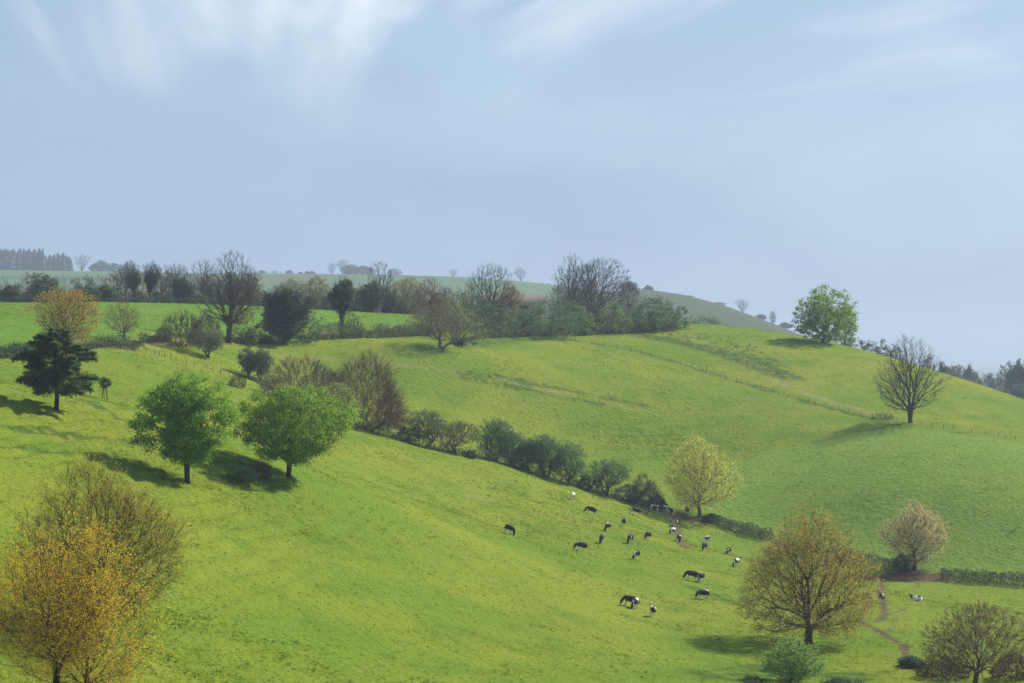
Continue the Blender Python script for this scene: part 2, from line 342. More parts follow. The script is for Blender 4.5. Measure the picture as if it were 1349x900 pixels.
# ------------------------------------------------------------------ plant geometry
def unit(v): return v / np.maximum(np.linalg.norm(v, axis=-1, keepdims=True), 1e-9)
def rdir(rng, n): return unit(rng.normal(size=(n, 3)))
def tubes(p0, p1, r0, r1, k):
    n = len(p0)
    if not n: return np.zeros((0, 3)), np.zeros((0, 4), int)
    ax = unit(p1 - p0); ref = np.where(np.abs(ax[:, 2:3]) > .9, np.array([[1., 0, 0]]), np.array([[0, 0, 1.]]))
    u = unit(np.cross(ax, ref)); v = np.cross(ax, u); a = np.arange(k) * 2 * np.pi / k
    ring = u[:, None] * np.cos(a)[None, :, None] + v[:, None] * np.sin(a)[None, :, None]
    V = np.concatenate([p0[:, None] + ring * r0[:, None, None], p1[:, None] + ring * r1[:, None, None]], 1).reshape(-1, 3)
    j = np.arange(k); q = np.stack([j, (j + 1) % k, (j + 1) % k + k, j + k], -1)
    return V, (np.arange(n)[:, None, None] * 2 * k + q[None]).reshape(-1, 4)
def blades(base, dirs, L, w, rng):
    """thin tapering twigs, one triangle each"""
    s = unit(np.cross(dirs, rdir(rng, len(base)))); w = np.broadcast_to(w, (len(base),))[:, None] / 2
    V = np.stack([base - s * w, base + s * w, base + dirs * L[:, None]], 1).reshape(-1, 3)
    return V, np.arange(len(base) * 3).reshape(-1, 3)
def leaves(c, size, rng, nrm=None, flat=.0, asp=.62):
    n = len(c); N_ = rdir(rng, n)
    if nrm is not None: N_ = unit(N_ + nrm * flat)
    u = unit(np.cross(N_, rdir(rng, n))); v = np.cross(N_, u); s = (size * rng.uniform(.6, 1.35, n))[:, None] / 2
    V = np.stack([c - u * s, c + v * s * asp - N_ * s * .25, c + u * s, c - v * s * asp - N_ * s * .25], 1).reshape(-1, 3)
    return V, np.arange(n * 4).reshape(-1, 4)
class Geo:
    def __init__(s): s.V = []; s.F = []; s.M = []; s.n = 0
    def add(s, VF, m):
        V, F_ = VF
        if len(F_): s.V.append(V); s.F.append(np.asarray(F_) + s.n); s.M.append(m); s.n += len(V)
    def mesh(s, name, mats):
        return mk_mesh(name, np.concatenate(s.V) if s.V else np.zeros((0, 3)), s.F, mats, s.M)
PROF = {'round': [(0, .35), (.15, .75), (.4, 1), (.6, .98), (.8, .75), (.93, .42), (1, .1)],
        'oak': [(0, .62), (.1, .9), (.25, 1), (.45, .95), (.65, .85), (.8, .68), (.92, .44), (1, .15)],
        'vase': [(0, .2), (.25, .55), (.5, .88), (.7, 1), (.85, .82), (.95, .5), (1, .15)],
        'egg': [(0, .45), (.2, .85), (.4, 1), (.6, .88), (.8, .6), (.95, .25), (1, .08)],
        'dome': [(0, .9), (.2, 1), (.5, .92), (.75, .7), (.92, .38), (1, .1)],
        'col': [(0, .6), (.3, .95), (.6, 1), (.85, .75), (1, .2)],
        'flat': [(0, .5), (.3, .95), (.55, 1), (.8, .85), (.95, .5), (1, .2)]}
def skeleton(rng, H, W, prof, zb, n, bf, fork, lean=0., stems=1, shell=.55, lobes=.25, gap=.0, asym=0.):
    """a crown filled with points, joined by a balanced spanning tree that starts from the stem"""
    pr = np.array(PROF[prof]); Rm = W / 2
    ld = rdir(rng, 9); la = rng.uniform(-1, 1, 9)
    out = np.zeros((0, 3))
    voids = None
    while len(out) < n:
        k = n * 4; t = rng.uniform(0, 1, k); a = rng.uniform(0, 2 * np.pi, k)
        R_ = np.interp(t, pr[:, 0], pr[:, 1]); keep = rng.uniform(0, 1, k) < R_ ** 1.6 + .05
        rr = rng.uniform(0, 1, k) ** shell
        p = np.stack([np.cos(a) * R_, np.sin(a) * R_, 2 * t - 1], -1)
        q = unit(p); f = 1 + lobes * (np.maximum(0, q @ ld.T) ** 5 * la).sum(1) + rng.normal(0, .05, k)
        x = np.stack([np.cos(a) * R_ * rr * Rm * f, np.sin(a) * R_ * rr * Rm * f, (zb + t * (1 - zb) * np.clip(f, .8, 1.06)) * H], -1)
        x[:, 0] += asym * W * (1 - t) + lean * H * t
        if gap:
            if voids is None: voids = x[rng.choice(k, 7)]
            dv = np.linalg.norm(x[:, None] - voids[None], axis=-1).min(1); keep &= (dv > gap * W) | (rng.uniform(0, 1, k) < .12)
        out = np.concatenate([out, x[keep]])
    pts = out[:n]
    tr = []; par = []; pl = []; ok = []
    for s_ in range(stems):
        m_ = max(4, int(fork * H / .8)); base = np.array([0, 0, -.3]) if stems == 1 else np.array([*(rng.normal(0, .004 * W, 2)), -.3])
        top = np.array([rng.normal(0, .03 * W) + lean * H * fork, rng.normal(0, .03 * W), fork * H]) + (0 if stems == 1 else np.array([*rng.normal(0, (.12 if stems < 4 else .05) * W, 2), 0]))
        wob = np.cumsum(rng.normal(0, .012 * H / m_ ** .5, (m_ + 1, 2)), 0)
        for i in range(m_ + 1):
            f = i / m_; p = base + (top - base) * f; p[:2] += wob[i] * f
            par.append(len(tr) - 1 if i else -1); pl.append(f * fork * H); ok.append(p[2] > .72 * zb * H or i == m_); tr.append(p)
    n0 = len(tr); P_ = np.concatenate([np.array(tr), pts]); parent = np.full(len(P_), -1); parent[:n0] = par
    plen = np.zeros(len(P_)); plen[:n0] = pl
    okv = np.where(np.array(ok), 0, 1e6)
    dm = np.linalg.norm(pts[:, None] - P_[None, :n0], axis=-1)
    dm = dm + np.maximum(0, P_[None, :n0, 2] - pts[:, None, 2] * 1.0 + .1 * H) * .5           # limbs leave the stem below the place they serve
    cost = dm + bf * plen[None, :n0] + okv[None]
    best = cost.argmin(1); bc = cost.min(1); order = []
    for _ in range(n):
        i = int(bc.argmin()); j = best[i]; order.append(n0 + i); parent[n0 + i] = j
        plen[n0 + i] = plen[j] + np.linalg.norm(pts[i] - P_[j]); bc[i] = np.inf
        c = np.sqrt(((pts - pts[i]) ** 2).sum(1)) + bf * plen[n0 + i]; u = (c < bc) & (bc < np.inf)
        bc[u] = c[u]; best[u] = n0 + i
    order = list(range(n0)) + order
    ch = np.zeros(len(P_), int); np.add.at(ch, parent[parent >= 0], 1)
    for _ in range(3):                                                                         # ease the kinks
        avg = np.zeros_like(P_); np.add.at(avg, parent[n0:], P_[n0:]); has = ch > 0
        mv = (np.arange(len(P_)) >= n0) & has
        P_[mv] = .5 * P_[mv] + .25 * P_[parent[mv]] + .25 * avg[mv] / np.maximum(ch[mv, None], 1) if mv.any() else P_[mv]
    tip = ch == 0
    r = np.zeros(len(P_))
    for i in reversed(order):
        if r[i] == 0: r[i] = 1.0
        j = parent[i]
        if j >= 0: r[j] = (r[j] ** 2.05 + r[i] ** 2.05) ** (1 / 2.05) if r[j] else r[i]
    return P_, parent, r, tip, n0
def plant(seed, H, W, prof='round', zb=.25, n=500, bf=.45, fork=.6, trunk_r=None, tw=4, tl=.06, tww=.028, lf=0, ls=.3, lsp=.5, up=.35, droop=0.,
          lean=0., stems=1, shell=.55, lobes=.25, gap=0., asym=0., ivy=0, ivr=.55, ivtop=.75, core=0, flat=.4, inner=.25, top_leaf=0.):
    rng = np.random.default_rng(seed)
    P_, par, r, tip, n0 = skeleton(rng, H, W, prof, zb, n, bf, fork, lean, stems, shell, lobes, gap, asym)
    tr = trunk_r or .026 * H
    r = np.maximum(r / r[:n0].max() * tr, tww * .55)
    r[0] *= 1.35
    g = Geo(); e = np.where(par >= 0)[0]; r1 = r[e]; r0 = np.minimum(r[par[e]], r1 * 1.5 + .01); r0 = np.where(e < n0, r[par[e]], r0)
    big = r1 > .07
    g.add(tubes(P_[par[e[big]]], P_[e[big]], r0[big], r1[big], 7), 0); 
    trunk = g.mesh('trunk', [M_BARK])
    c = Geo(); c.add(tubes(P_[par[e[~big]]], P_[e[~big]], r0[~big], r1[~big] * .8, 3), 0)
    ctr = np.array([lean * H * .5, 0, H * (zb + .35 * (1 - zb))])
    src = np.where(tip | ((np.arange(len(P_)) >= n0) & (rng.uniform(0, 1, len(P_)) < inner)))[0]
    if tw:
        s = np.repeat(src, tw); out = unit(P_[s] - ctr); d = unit(P_[s] - P_[par[s]]) * .6 + out * .6 + rdir(rng, len(s)) * .75; d[:, 2] += up - droop
        d = unit(d); l = H * tl * rng.uniform(.4, 1.4, len(s)); b0 = P_[s] + (P_[par[s]] - P_[s]) * rng.uniform(0, .8, (len(s), 1))
        c.add(blades(b0, d, l, tww, rng), 0)
        e0 = b0 + d * (l * rng.uniform(.3, .8, len(s)))[:, None]; d2 = unit(d + rdir(rng, len(s)) * .7); c.add(blades(e0, d2, l * .6, tww * .8, rng), 0)
        ends = np.concatenate([b0 + d * l[:, None], e0 + d2 * l[:, None] * .6])
    else: ends = P_[src]
    if lf:
        k = int(lf * len(src)); q = ends[rng.integers(0, len(ends), k)] + rng.normal(0, lsp, (k, 3)) * np.array([1, 1, .75])
        if top_leaf: q = q[rng.uniform(0, 1, k) < np.clip(1 - top_leaf + top_leaf * 1.4 * (np.linalg.norm((q - ctr) / np.array([W / 2, W / 2, H * .55]), axis=1) - .2), .05, 1)]
        q = q[q[:, 2] > .15]; o = unit(q - ctr); o[:, 2] += .5
        c.add(leaves(q, ls, rng, unit(o), flat), 1)
    if ivy:
        w = np.where((r > .045) & (P_[:, 2] < ivtop * H * rng.uniform(.85, 1.1, len(P_))))[0]; w = w[par[w] >= 0]
        s = w[rng.integers(0, len(w), ivy)]; f = rng.uniform(0, 1, (ivy, 1)); q = P_[s] * f + P_[par[s]] * (1 - f); o = rdir(rng, ivy)
        q = q + o * (ivr * rng.uniform(.3, 1.3, (ivy, 1))); q = q[q[:, 2] > .1]; c.add(leaves(q, ls, rng), 1)
    return trunk, c.mesh('crown', [M_TWIG, M_LEAF])
def bush_mesh(seed, H, W, n=1500, ls=.35, prof='dome', tw=3, lobes=.55, depth=None, up=.45, lsp=.22):
    """a leafy shrub: stems fanning from the ground, foliage in clumps round the shoot ends"""
    k = int(np.clip(n / 22, 40, 700))
    return plant(seed, H, W, prof, .03, k, .2, .06, trunk_r=.035 * min(H, 4), tw=tw, tl=.10, tww=.03, lf=n / (k * .8), ls=ls, lsp=max(lsp, .045 * W), up=up, stems=5, shell=.42, lobes=lobes, flat=.6)
def scrub_mesh(seed, H, W, n=420, tw=9, lf=0, ls=.25, zb=.02):
    return plant(seed, H, W, 'dome', zb, int(n * 1.7), .35, .08, trunk_r=.013 * H + .03, tw=int(tw * 1.3), tl=.13, tww=.036, lf=lf, ls=ls, lsp=.3, up=.45, stems=9, shell=.3, lobes=.3)
def hedge_mesh(pts, h, w, seed, ls=.3, dens=38, rag=.22):
    """pts: world points along the hedge (relative to the first)"""
    rng = np.random.default_rng(seed); P_ = np.array(pts); c = Geo()
    seg = np.linalg.norm(np.diff(P_, axis=0), axis=1); cum = np.r_[0, np.cumsum(seg)]; Ln = cum[-1]; n = int(Ln * dens * (h + w * .5))
    s = rng.uniform(0, Ln, n); ctr = np.stack([np.interp(s, cum, P_[:, k]) for k in range(3)], -1)
    t = unit(np.stack([np.gradient(np.interp(s, cum, P_[:, 0]) * 0 + 1)] * 3, -1)) * 0
    dv = (P_[-1] - P_[0])[:2]; dv = dv / np.linalg.norm(dv); sd = np.array([-dv[1], dv[0], 0])
    hh = h * (1 + rag * 2 * vnoise(s / 2.1, s * 0 + seed, 3) + rag * vnoise(s / .7, s * 0 + seed, 4)); ww = w * (1 + rag * 1.5 * vnoise(s / 1.7, s * 0 + seed, 5))
    a = rng.uniform(-.15, np.pi + .15, n); rr = rng.uniform(0, 1, n) ** .22
    ca = np.sign(np.cos(a)) * np.abs(np.cos(a)) ** .5; sa = np.sign(np.sin(a)) * np.abs(np.sin(a)) ** .5
    q = ctr + sd * (ca * rr * ww / 2)[:, None]; q[:, 2] += np.maximum(sa * rr * hh, .05)
    c.add(leaves(q, ls, rng), 1)
    k = int(Ln * 9); s = rng.uniform(0, Ln, k); b = np.stack([np.interp(s, cum, P_[:, j]) for j in range(3)], -1) + sd * rng.normal(0, w * .12, (k, 1)); b[:, 2] -= .1
    e = b + np.stack([rng.normal(0, .3, k), rng.normal(0, .3, k), h * rng.uniform(.5, .95, k)], -1); e = e + sd * rng.normal(0, w * .2, (k, 1))
    c.add(tubes(b, e, np.full(k, .04), np.full(k, .015), 3), 0)
    return c.mesh('hedge', [M_TWIG, M_LEAF])
def cedar_mesh(seed, H, W):
    rng = np.random.default_rng(seed); g = Geo(); c = Geo(); m_ = 14
    z = np.linspace(-.3, H * .97, m_ + 1); tp = np.stack([.12 * np.sin(z * .7), .1 * np.cos(z * .9), z], -1); rad = .34 * (1 - z / H * .96) + .02; rad[0] *= 1.3
    g.add(tubes(tp[:-1], tp[1:], rad[:-1], rad[1:], 7), 0)
    tuft = []; td = []
    for i in range(66):
        f = (i + rng.uniform(0, 1)) / 66; zz = H * (.14 + .85 * f ** .92); a = i * 2.399 + rng.normal(0, .3)
        L_ = W / 2 * np.interp(f, [0, .12, .35, .6, .8, 1], [.75, 1, .95, .72, .42, .1]) * rng.uniform(.5, 1.15)
        k = 7; s = np.linspace(0, 1, k + 1); rise = H * .05 * (1.1 - f) ; rad_ = s * L_
        p = np.stack([np.cos(a) * rad_, np.sin(a) * rad_, zz + rise * np.sin(s * 2.1) * 1.6 - .10 * L_ * s ** 2 * (1 - f) + .25 * f * rad_], -1); p[:, 0] += .12 * np.sin(zz * .7); p[1:, :2] += np.cumsum(rng.normal(0, .05, (k, 2)), 0)
        br = .06 * (1 - s) + .012
        (g if L_ > 2.5 else c).add(tubes(p[:-1], p[1:], br[:-1], br[1:], 3), 0)
        n = int(52 * L_); u = rng.uniform(.18, 1, n) ** .8; b = np.stack([np.interp(u, s, p[:, j]) for j in range(3)], -1)
        side = np.array([-np.sin(a), np.cos(a), 0]); o = np.array([np.cos(a), np.sin(a), 0]); w_ = rng.uniform(-1, 1, (n, 1))
        d = unit(side * w_ + o * .8 + np.array([0, 0, .05]) + rng.normal(0, .36, (n, 3))); l = L_ * .26 * (1.15 - u) + .35 * rng.uniform(.5, 1.2, n)
        c.add(blades(b, d, l, .03, rng), 0)
        for q in (.35, .6, .85, 1.0):
            tuft.append(b + d * (l * q)[:, None] + rng.normal(0, .06, b.shape)); td.append(d)
    t = np.concatenate(tuft); d = np.concatenate(td); n = len(t); s = unit(np.cross(d, np.array([0, 0, 1.]) + rng.normal(0, .35, (n, 3)))); l = rng.uniform(.1, .24, n)[:, None]; w_ = rng.uniform(.05, .11, n)[:, None]
    V = np.stack([t - d * l, t + s * w_, t + d * l, t - s * w_], 1).reshape(-1, 3); c.add((V, np.arange(n * 4).reshape(-1, 4)), 1)
    return g.mesh('trunk', [M_BARK]), c.mesh('crown', [M_TWIG, M_LEAF])

LEAF_GAIN = 1.6
BARK = (.075, .062, .05); BARKD = (.05, .042, .036); BARKG = (.11, .10, .085)
TW_BR = (.105, .075, .055); TW_GR = (.10, .09, .075); TW_OL = (.12, .10, .045); TW_PU = (.115, .075, .062)
def paint(t, c, leaf=(.06, .11, .025), twig=TW_GR, bark=BARK):
    leaf = tuple(v * LEAF_GAIN for v in leaf)
    for o in (t, c):
        o['leaf'] = leaf; o['twig'] = twig; o['bark'] = bark
def put_plant(name, label, cat, loc, meshes, group=None, rz=0., scale=(1, 1, 1), parts=('trunk', 'crown'), **pt):
    e = thing(name, label, cat, loc, group, rz); e.scale = scale
    a = link(parts[0], meshes[0], e); b = link(parts[1], meshes[1], e); paint(a, b, **pt)
    if not len(meshes[0].vertices): bpy.data.objects.remove(a)
    return e
def place(px, by, ty, wpx, d=None):
    p = hit(px, by) if d is None else at(px, d)
    top = -(ty - HY) / F * p.y
    return p, max(top - p.z, .4), wpx / F * p.y
_seed = [100]
def nxt(): _seed[0] += 7; return _seed[0]

# ------------------------------------------------------------------ trees
ORD = 'first second third fourth fifth sixth seventh eighth ninth tenth eleventh twelfth thirteenth fourteenth fifteenth sixteenth seventeenth eighteenth nineteenth twentieth'.split()
G_DARK = (.030, .058, .020); G_MID = (.050, .100, .022); G_BRIGHT = (.085, .160, .025); G_CHEST = (.040, .115, .022); G_OL = (.095, .110, .030)
Y_GR = (.20, .20, .045); ORANGE = (.26, .155, .030); OLIVE = (.17, .14, .035); BROWNL = (.13, .095, .055); G_IVY = (.022, .040, .020)
def kinds(kind, s, H, W, q, **k):
    a = dict(
        bare=dict(prof='vase', zb=.2, n=int(900 * q), bf=.5, fork=.38, tw=7, tl=.055, tww=.035, up=.4, lobes=.5, gap=.07),
        ash=dict(prof='round', zb=.2, n=int(800 * q), bf=.55, fork=.45, tw=6, tl=.05, tww=.035, up=.5, lobes=.4, gap=.13),
        bud=dict(prof='round', zb=.2, n=int(700 * q), bf=.5, fork=.5, tw=5, tl=.05, tww=.03, lf=14, ls=.26, lsp=.3, up=.3, lobes=.25),
        leafy=dict(prof='round', zb=.1, n=int(420 * q), bf=.4, fork=.5, tw=1, tl=.05, lf=30, ls=.42, lsp=.42, lobes=.45),
        haw=dict(prof='flat', zb=.22, n=int(340 * q), bf=.3, fork=.2, tw=4, tl=.09, lf=24, ls=.26, lsp=.28, stems=3, lobes=.45, up=.3, trunk_r=.03 * H),
        ivy=dict(prof='col', zb=.22, n=int(260 * q), bf=.35, fork=.7, tw=4, tl=.07, lf=0, ivy=int(5200 * q), ls=.42, ivr=.8, ivtop=.95, lobes=.45, trunk_r=.045 * H),
    )[kind]
    a.update(k); return plant(s, H, W, **a)
def tree(name, label, kind, px, by, ty, w, q=1., d=None, cat='tree', group=None, leaf=G_MID, twig=TW_GR, bark=BARK, **k):
    p, H, W = place(px, by, ty, w, d); s = nxt()
    p = p - Vector((0, 0, .05))
    if 'lean' not in k and kind in ('bare', 'ash', 'bud'): k['lean'] = ((s * 37) % 100 - 50) / 700
    if 'asym' not in k and kind in ('bare', 'ash'): k['asym'] = ((s * 53) % 100 - 50) / 420
    return put_plant(name, label, cat, p, kinds(kind, s, H, W, q, **k), group, 0., leaf=leaf, twig=twig, bark=bark)
def bush(label, px, by, ty, w, q=1., d=None, leaf=G_MID, twig=TW_GR, group=None, name='bush', cat='bush', **k):
    p, H, W = place(px, by, ty, w, d); s = nxt(); n = int(np.clip(2600 * q, 500, 14000))
    return put_plant(name, label, cat, p - Vector((0, 0, .1)), bush_mesh(s, H, W, n=n, **k), group, 0., parts=('stem', 'foliage'), leaf=leaf, twig=twig, bark=BARKD)
def scrub(label, px, by, ty, w, q=1., d=None, leaf=BROWNL, twig=TW_PU, group=None, lf=0, name='scrub_bush', ls=.22, **k):
    p, H, W = place(px, by, ty, w, d); s = nxt()
    return put_plant(name, label, 'bush', p - Vector((0, 0, .1)), scrub_mesh(s, H, W, n=int(420 * q), lf=lf, ls=ls, **k), group, 0., parts=('stem', 'foliage'), leaf=leaf, twig=twig, bark=BARKD)

# near left corner
tree('budding_tree', 'ochre budding tree at bottom left corner, dark left one of two trunks', 'bud', 74, 960, 676, 200, 3.0, d=176, leaf=(.36, .262, .024), twig=(.12, .088, .042), bark=(.03, .026, .022),
     prof='egg', zb=.3, fork=.82, lf=24, ls=.115, lsp=.14, lobes=.5, gap=.14, top_leaf=.4, tww=.014, tl=.06, trunk_r=.26)
tree('budding_tree', 'ochre budding tree at bottom left, trunk right of its twin', 'bud', 118, 960, 700, 235, 3.0, d=181, leaf=(.35, .262, .026), twig=(.12, .088, .042), bark=(.03, .026, .022),
     prof='oak', zb=.2, fork=.75, lf=24, ls=.115, lsp=.14, lobes=.5, gap=.14, top_leaf=.4, tww=.014, tl=.06, trunk_r=.24, lean=-.03)
tree('budding_tree', 'olive brown domed twiggy tree rising behind the ochre pair at bottom left', 'bud', 132, 915, 606, 225, 2.8, d=214, leaf=(.205, .185, .028), twig=(.10, .082, .036), bark=(.05, .042, .034),
     prof='round', zb=.1, bf=.5, fork=.2, stems=2, lf=32, ls=.14, lsp=.2, tww=.022, tl=.075, tw=9, up=.45, trunk_r=.3)
# chestnuts
tree('chestnut_tree', 'round dark green leafy tree with bare trunk, left of the pair on the slope', 'leafy', 247, 636, 501, 116, 1.5, leaf=(.092, .185, .012), bark=BARKD, prof='round', zb=.2, lean=-.07, fork=.6, lf=95, ls=.28, lsp=.42, lobes=.45, trunk_r=.36, flat=1.1)
tree('chestnut_tree', 'dense green leafy tree with drooping skirt, right of the pair on the slope', 'leafy', 380, 629, 497, 142, 1.8, leaf=(.112, .19, .015), bark=BARKD, prof='egg', zb=.16, fork=.6, lf=85, ls=.28, lsp=.42, lobes=.5, trunk_r=.36, asym=.03, flat=1.1)
# cedar
p, H, W = place(74, 541, 433, 120)
put_plant('cedar_tree', 'dark spreading conifer with layered branches at left edge', 'tree', p, cedar_mesh(5, H, W), leaf=(.06, .10, .034), twig=(.06, .05, .035), bark=(.045, .036, .03))
# oak and its neighbours, lower right
tree('oak_tree', 'big domed oak with brown-gold buds standing in the cow pasture', 'bud', 1065, 849, 675, 176, 4.2, leaf=(.22, .175, .038), twig=(.085, .066, .035), bark=(.04, .034, .029), prof='oak', zb=.09, bf=.36, fork=.62, lf=24, top_leaf=.6, ls=.2, lsp=.24, tww=.024, tl=.055, tw=6, up=.1, trunk_r=.55, lobes=.2, gap=.0)
tree('lime_tree', 'tall yellow-green budding tree beside muddy gateway in the hedge', 'bud', 922, 681, 575, 96, 2.2, leaf=(.33, .33, .06), twig=(.13, .12, .06), bark=(.12, .105, .08), prof='egg', zb=.12, fork=.7, lf=22, ls=.27, lsp=.3, tww=.028, trunk_r=.4, top_leaf=.75, bf=.5)
tree('ash_tree', 'pale cream budding tree with ivied trunk between two hedges at right', 'bud', 1205, 752, 664, 82, 1.8, leaf=(.30, .25, .12), twig=(.14, .115, .07), bark=(.08, .07, .05), prof='round', zb=.12, fork=.35, lf=18, ls=.28, lsp=.3, tww=.03, trunk_r=.45, top_leaf=.6)
bush('dark ivy bush at foot of the pale cream tree', 1191, 752, 730, 28, 1.0, leaf=G_DARK)
tree('bare_tree', 'bare brown twiggy tree in the bottom right corner', 'bare', 1284, 925, 797, 148, 3.8, d=286, twig=(.14, .095, .062), bark=(.065, .052, .042), prof='round', zb=.1, fork=.3, lobes=.45, gap=.05, tww=.022, tw=9, bf=.42, trunk_r=.3, lf=2, leaf=(.2, .13, .06), ls=.16, lsp=.15)
scrub('low brown scrub left of the bare tree in bottom right corner', 1240, 893, 868, 70, 1.6, twig=(.11, .075, .055))
scrub('rusty brown scrub at right frame edge in bottom corner', 1338, 905, 862, 60, 1.6, d=290, twig=(.15, .09, .055))
bush('dark green bramble clump at end of cattle track, bottom right', 1200, 879, 866, 40, 1.6, leaf=(.03, .06, .03), ls=.25)
bush('fresh pale green willow bush below the oak', 1043, 905, 846, 76, 4.5, d=286, leaf=(.12, .20, .045), ls=.2, prof='egg', tw=8, lobes=.3, lsp=.15, up=.8)
bush('dark bramble at bottom edge left of the willow bush', 990, 905, 892, 36, 1., leaf=G_DARK, d=283, ls=.22)
bush('low dark bramble at bottom edge right of the willow bush', 1110, 908, 894, 60, 1., leaf=G_DARK, d=286, ls=.22)
# bank by the chestnuts
scrub('small brown dead bramble mound between the two green trees', 344, 630, 609, 26, .8, twig=(.12, .085, .07))
bush('green bramble patch on the bank between the two green trees', 318, 635, 618, 46, 1.4, leaf=(.045, .085, .025), ls=.26)
# guarded sapling handled below; trees along the left hedge
tree('orange_tree', 'orange-brown leafing tree behind the dark conifer', 'bud', 90, 468, 380, 80, 2., leaf=(.23, .165, .032), twig=(.11, .095, .07), bark=(.11, .10, .075), prof='round', zb=.2, fork=.6, lf=8, ls=.34, lsp=.35, gap=.1, trunk_r=.4)
bush('pale leafy bush at the foot of the orange-brown tree', 68, 472, 432, 44, 1., leaf=G_OL, twig=TW_OL)
tree('small_tree', 'small bare budding tree in hedge at edge of the bright field', 'bud', 163, 452, 398, 50, 1.0, leaf=(.16, .14, .06), twig=(.12, .10, .075), bark=(.10, .085, .06), zb=.22, fork=.35, lf=3, ls=.24)
scrub('purplish brown leafless thicket at edge of the bright field', 238, 458, 411, 60, 1.4)
scrub('brown leafless thicket beside the large bare tree', 268, 456, 412, 50, 1.2, twig=(.12, .085, .07))
tree('hawthorn_tree', 'small grey-green hawthorn below the purplish thicket', 'haw', 275, 472, 432, 46, 1., leaf=(.075, .10, .04), twig=TW_GR)
tree('bare_tree', 'large bare round-topped tree on field edge at upper left', 'bare', 301, 452, 338, 84, 2.6, prof='round', twig=(.105, .085, .07), bark=(.055, .05, .042), zb=.22, fork=.4, ivy=1200, leaf=G_IVY, ivr=.6, ivtop=.32, trunk_r=.65)
bush('olive bush under the large bare tree', 322, 454, 408, 36, 1., leaf=G_OL, twig=TW_OL)
tree('ivy_tree', 'massive dark ivy-covered tree on the field edge', 'ivy', 374, 452, 376, 70, 3.2, leaf=(.024, .038, .026), prof='flat', lobes=.5, ivr=1.3, zb=.12, ls=.5)
bush('dark ivy skirt under the massive ivy-covered tree', 352, 453, 420, 40, 1.5, leaf=(.03, .042, .026))
bush('green elder bush right of the massive ivy-covered tree', 405, 452, 404, 30, 1.2, leaf=G_MID)
tree('ivy_tree', 'slim ivy-topped tree with bare pale trunk on the hedge', 'ivy', 450, 444, 362, 38, 1.5, leaf=(.028, .046, .026), zb=.4, bark=(.10, .085, .065), fork=.6, ivr=.7, trunk_r=.5)
scrub('thin bare lower branches beside the slim ivy-topped tree', 462, 443, 412, 34, .6, twig=TW_OL)
tree('pollard_tree', 'spreading grey-brown pollard with forked pale trunk in the middle pasture', 'bud', 580, 459, 404, 88, 1.8, leaf=(.12, .11, .055), twig=(.11, .095, .07), bark=(.14, .12, .09), prof='flat', zb=.25, stems=2, fork=.25, lf=7, ls=.26, trunk_r=.4)
tree('bare_tree', 'reddish brown bare tree behind the grey-brown pollard', 'bare', 568, 436, 369, 58, 1.5, d=668, twig=(.13, .085, .065), prof='egg', lf=2, leaf=(.15, .1, .05))
bush('dark fallen log and bramble right of the pollard', 608, 456, 443, 24, .6, leaf=(.03, .035, .03), twig=(.05, .04, .035))
tree('hawthorn_tree', 'left of two small hawthorns at upper end of the long hedge', 'haw', 328, 497, 460, 26, .9, leaf=(.05, .08, .035))
tree('hawthorn_tree', 'right of two small hawthorns at upper end of the long hedge', 'haw', 345, 503, 459, 30, .9, leaf=(.055, .085, .04))
scrub('straggly brown scrub below the two small hawthorns', 312, 510, 490, 24, .5, twig=(.12, .09, .06))
# thicket behind the right chestnut
scrub('tall purple-brown thicket behind the right green tree', 402, 548, 470, 118, 2.6, d=498, twig=(.16, .115, .095))
scrub('large domed reddish brown thicket right of the green pair', 485, 567, 471, 122, 3.2, twig=(.17, .115, .08), lf=1.2, leaf=(.19, .11, .05))
tree('hazel_tree', 'yellow-green leafing shrub tree between the green tree and brown thicket', 'bud', 448, 573, 503, 56, 1.3, d=470, leaf=(.15, .19, .045), twig=TW_BR, zb=.05, fork=.25, stems=3, lf=8, ls=.3, top_leaf=.6)
tree('small_tree', 'small pale blossoming tree at right foot of the brown thicket', 'bud', 511, 568, 524, 38, .8, leaf=(.24, .20, .12), twig=TW_BR, lf=8, ls=.26, zb=.2)
# along the long hedge
HG = 'trees along the long hedge'
bush('dark bramble left of the first hedge tree', 534, 582, 563, 40, 1.2, leaf=G_DARK)
tree('hawthorn_tree', 'grey-green hedge tree next to the bramble, first of the hedge row', 'haw', 562, 589, 545, 50, 1.3, leaf=(.065, .085, .04), group=HG)
tree('bare_hawthorn', 'brownish half-bare hedge tree, second of the hedge row', 'bare', 602, 599, 550, 52, 1.2, prof='flat', stems=3, fork=.2, zb=.2, twig=(.13, .105, .075), lf=4, leaf=(.12, .12, .05), ls=.22, lsp=.25, group=HG)
bush('low bramble under the half-bare hedge tree', 620, 604, 592, 24, .6, leaf=G_DARK)
for px, by, ty, w, lab, lc in ((652, 608, 557, 42, 'tall dark green hedge tree with pointed top, third of the hedge row', (.035, .07, .025)), (675, 614, 572, 40, 'dark green hedge tree hugging the pointed one, fourth of the hedge row', (.035, .066, .024)),
                       (699, 622, 575, 46, 'dark green hedge tree, fifth of the hedge row', (.038, .072, .026)), (721, 629, 577, 42, 'dark green hedge tree, sixth of the hedge row', (.04, .076, .026)),
                       (749, 638, 586, 44, 'upright green hedge tree, seventh of the hedge row', (.042, .08, .028)), (800, 653, 607, 58, 'wide green forked hedge tree, last of the row above the cows', (.045, .085, .03))):
    tree('hawthorn_tree', lab, 'haw', px, by, ty, w, 1.6, leaf=tuple(v * 1.3 for v in lc), group=HG, zb=.12 if px not in (699, 800) else .25)
bush('bramble between fourth and fifth hedge trees', 684, 619, 603, 24, .7, leaf=G_DARK)
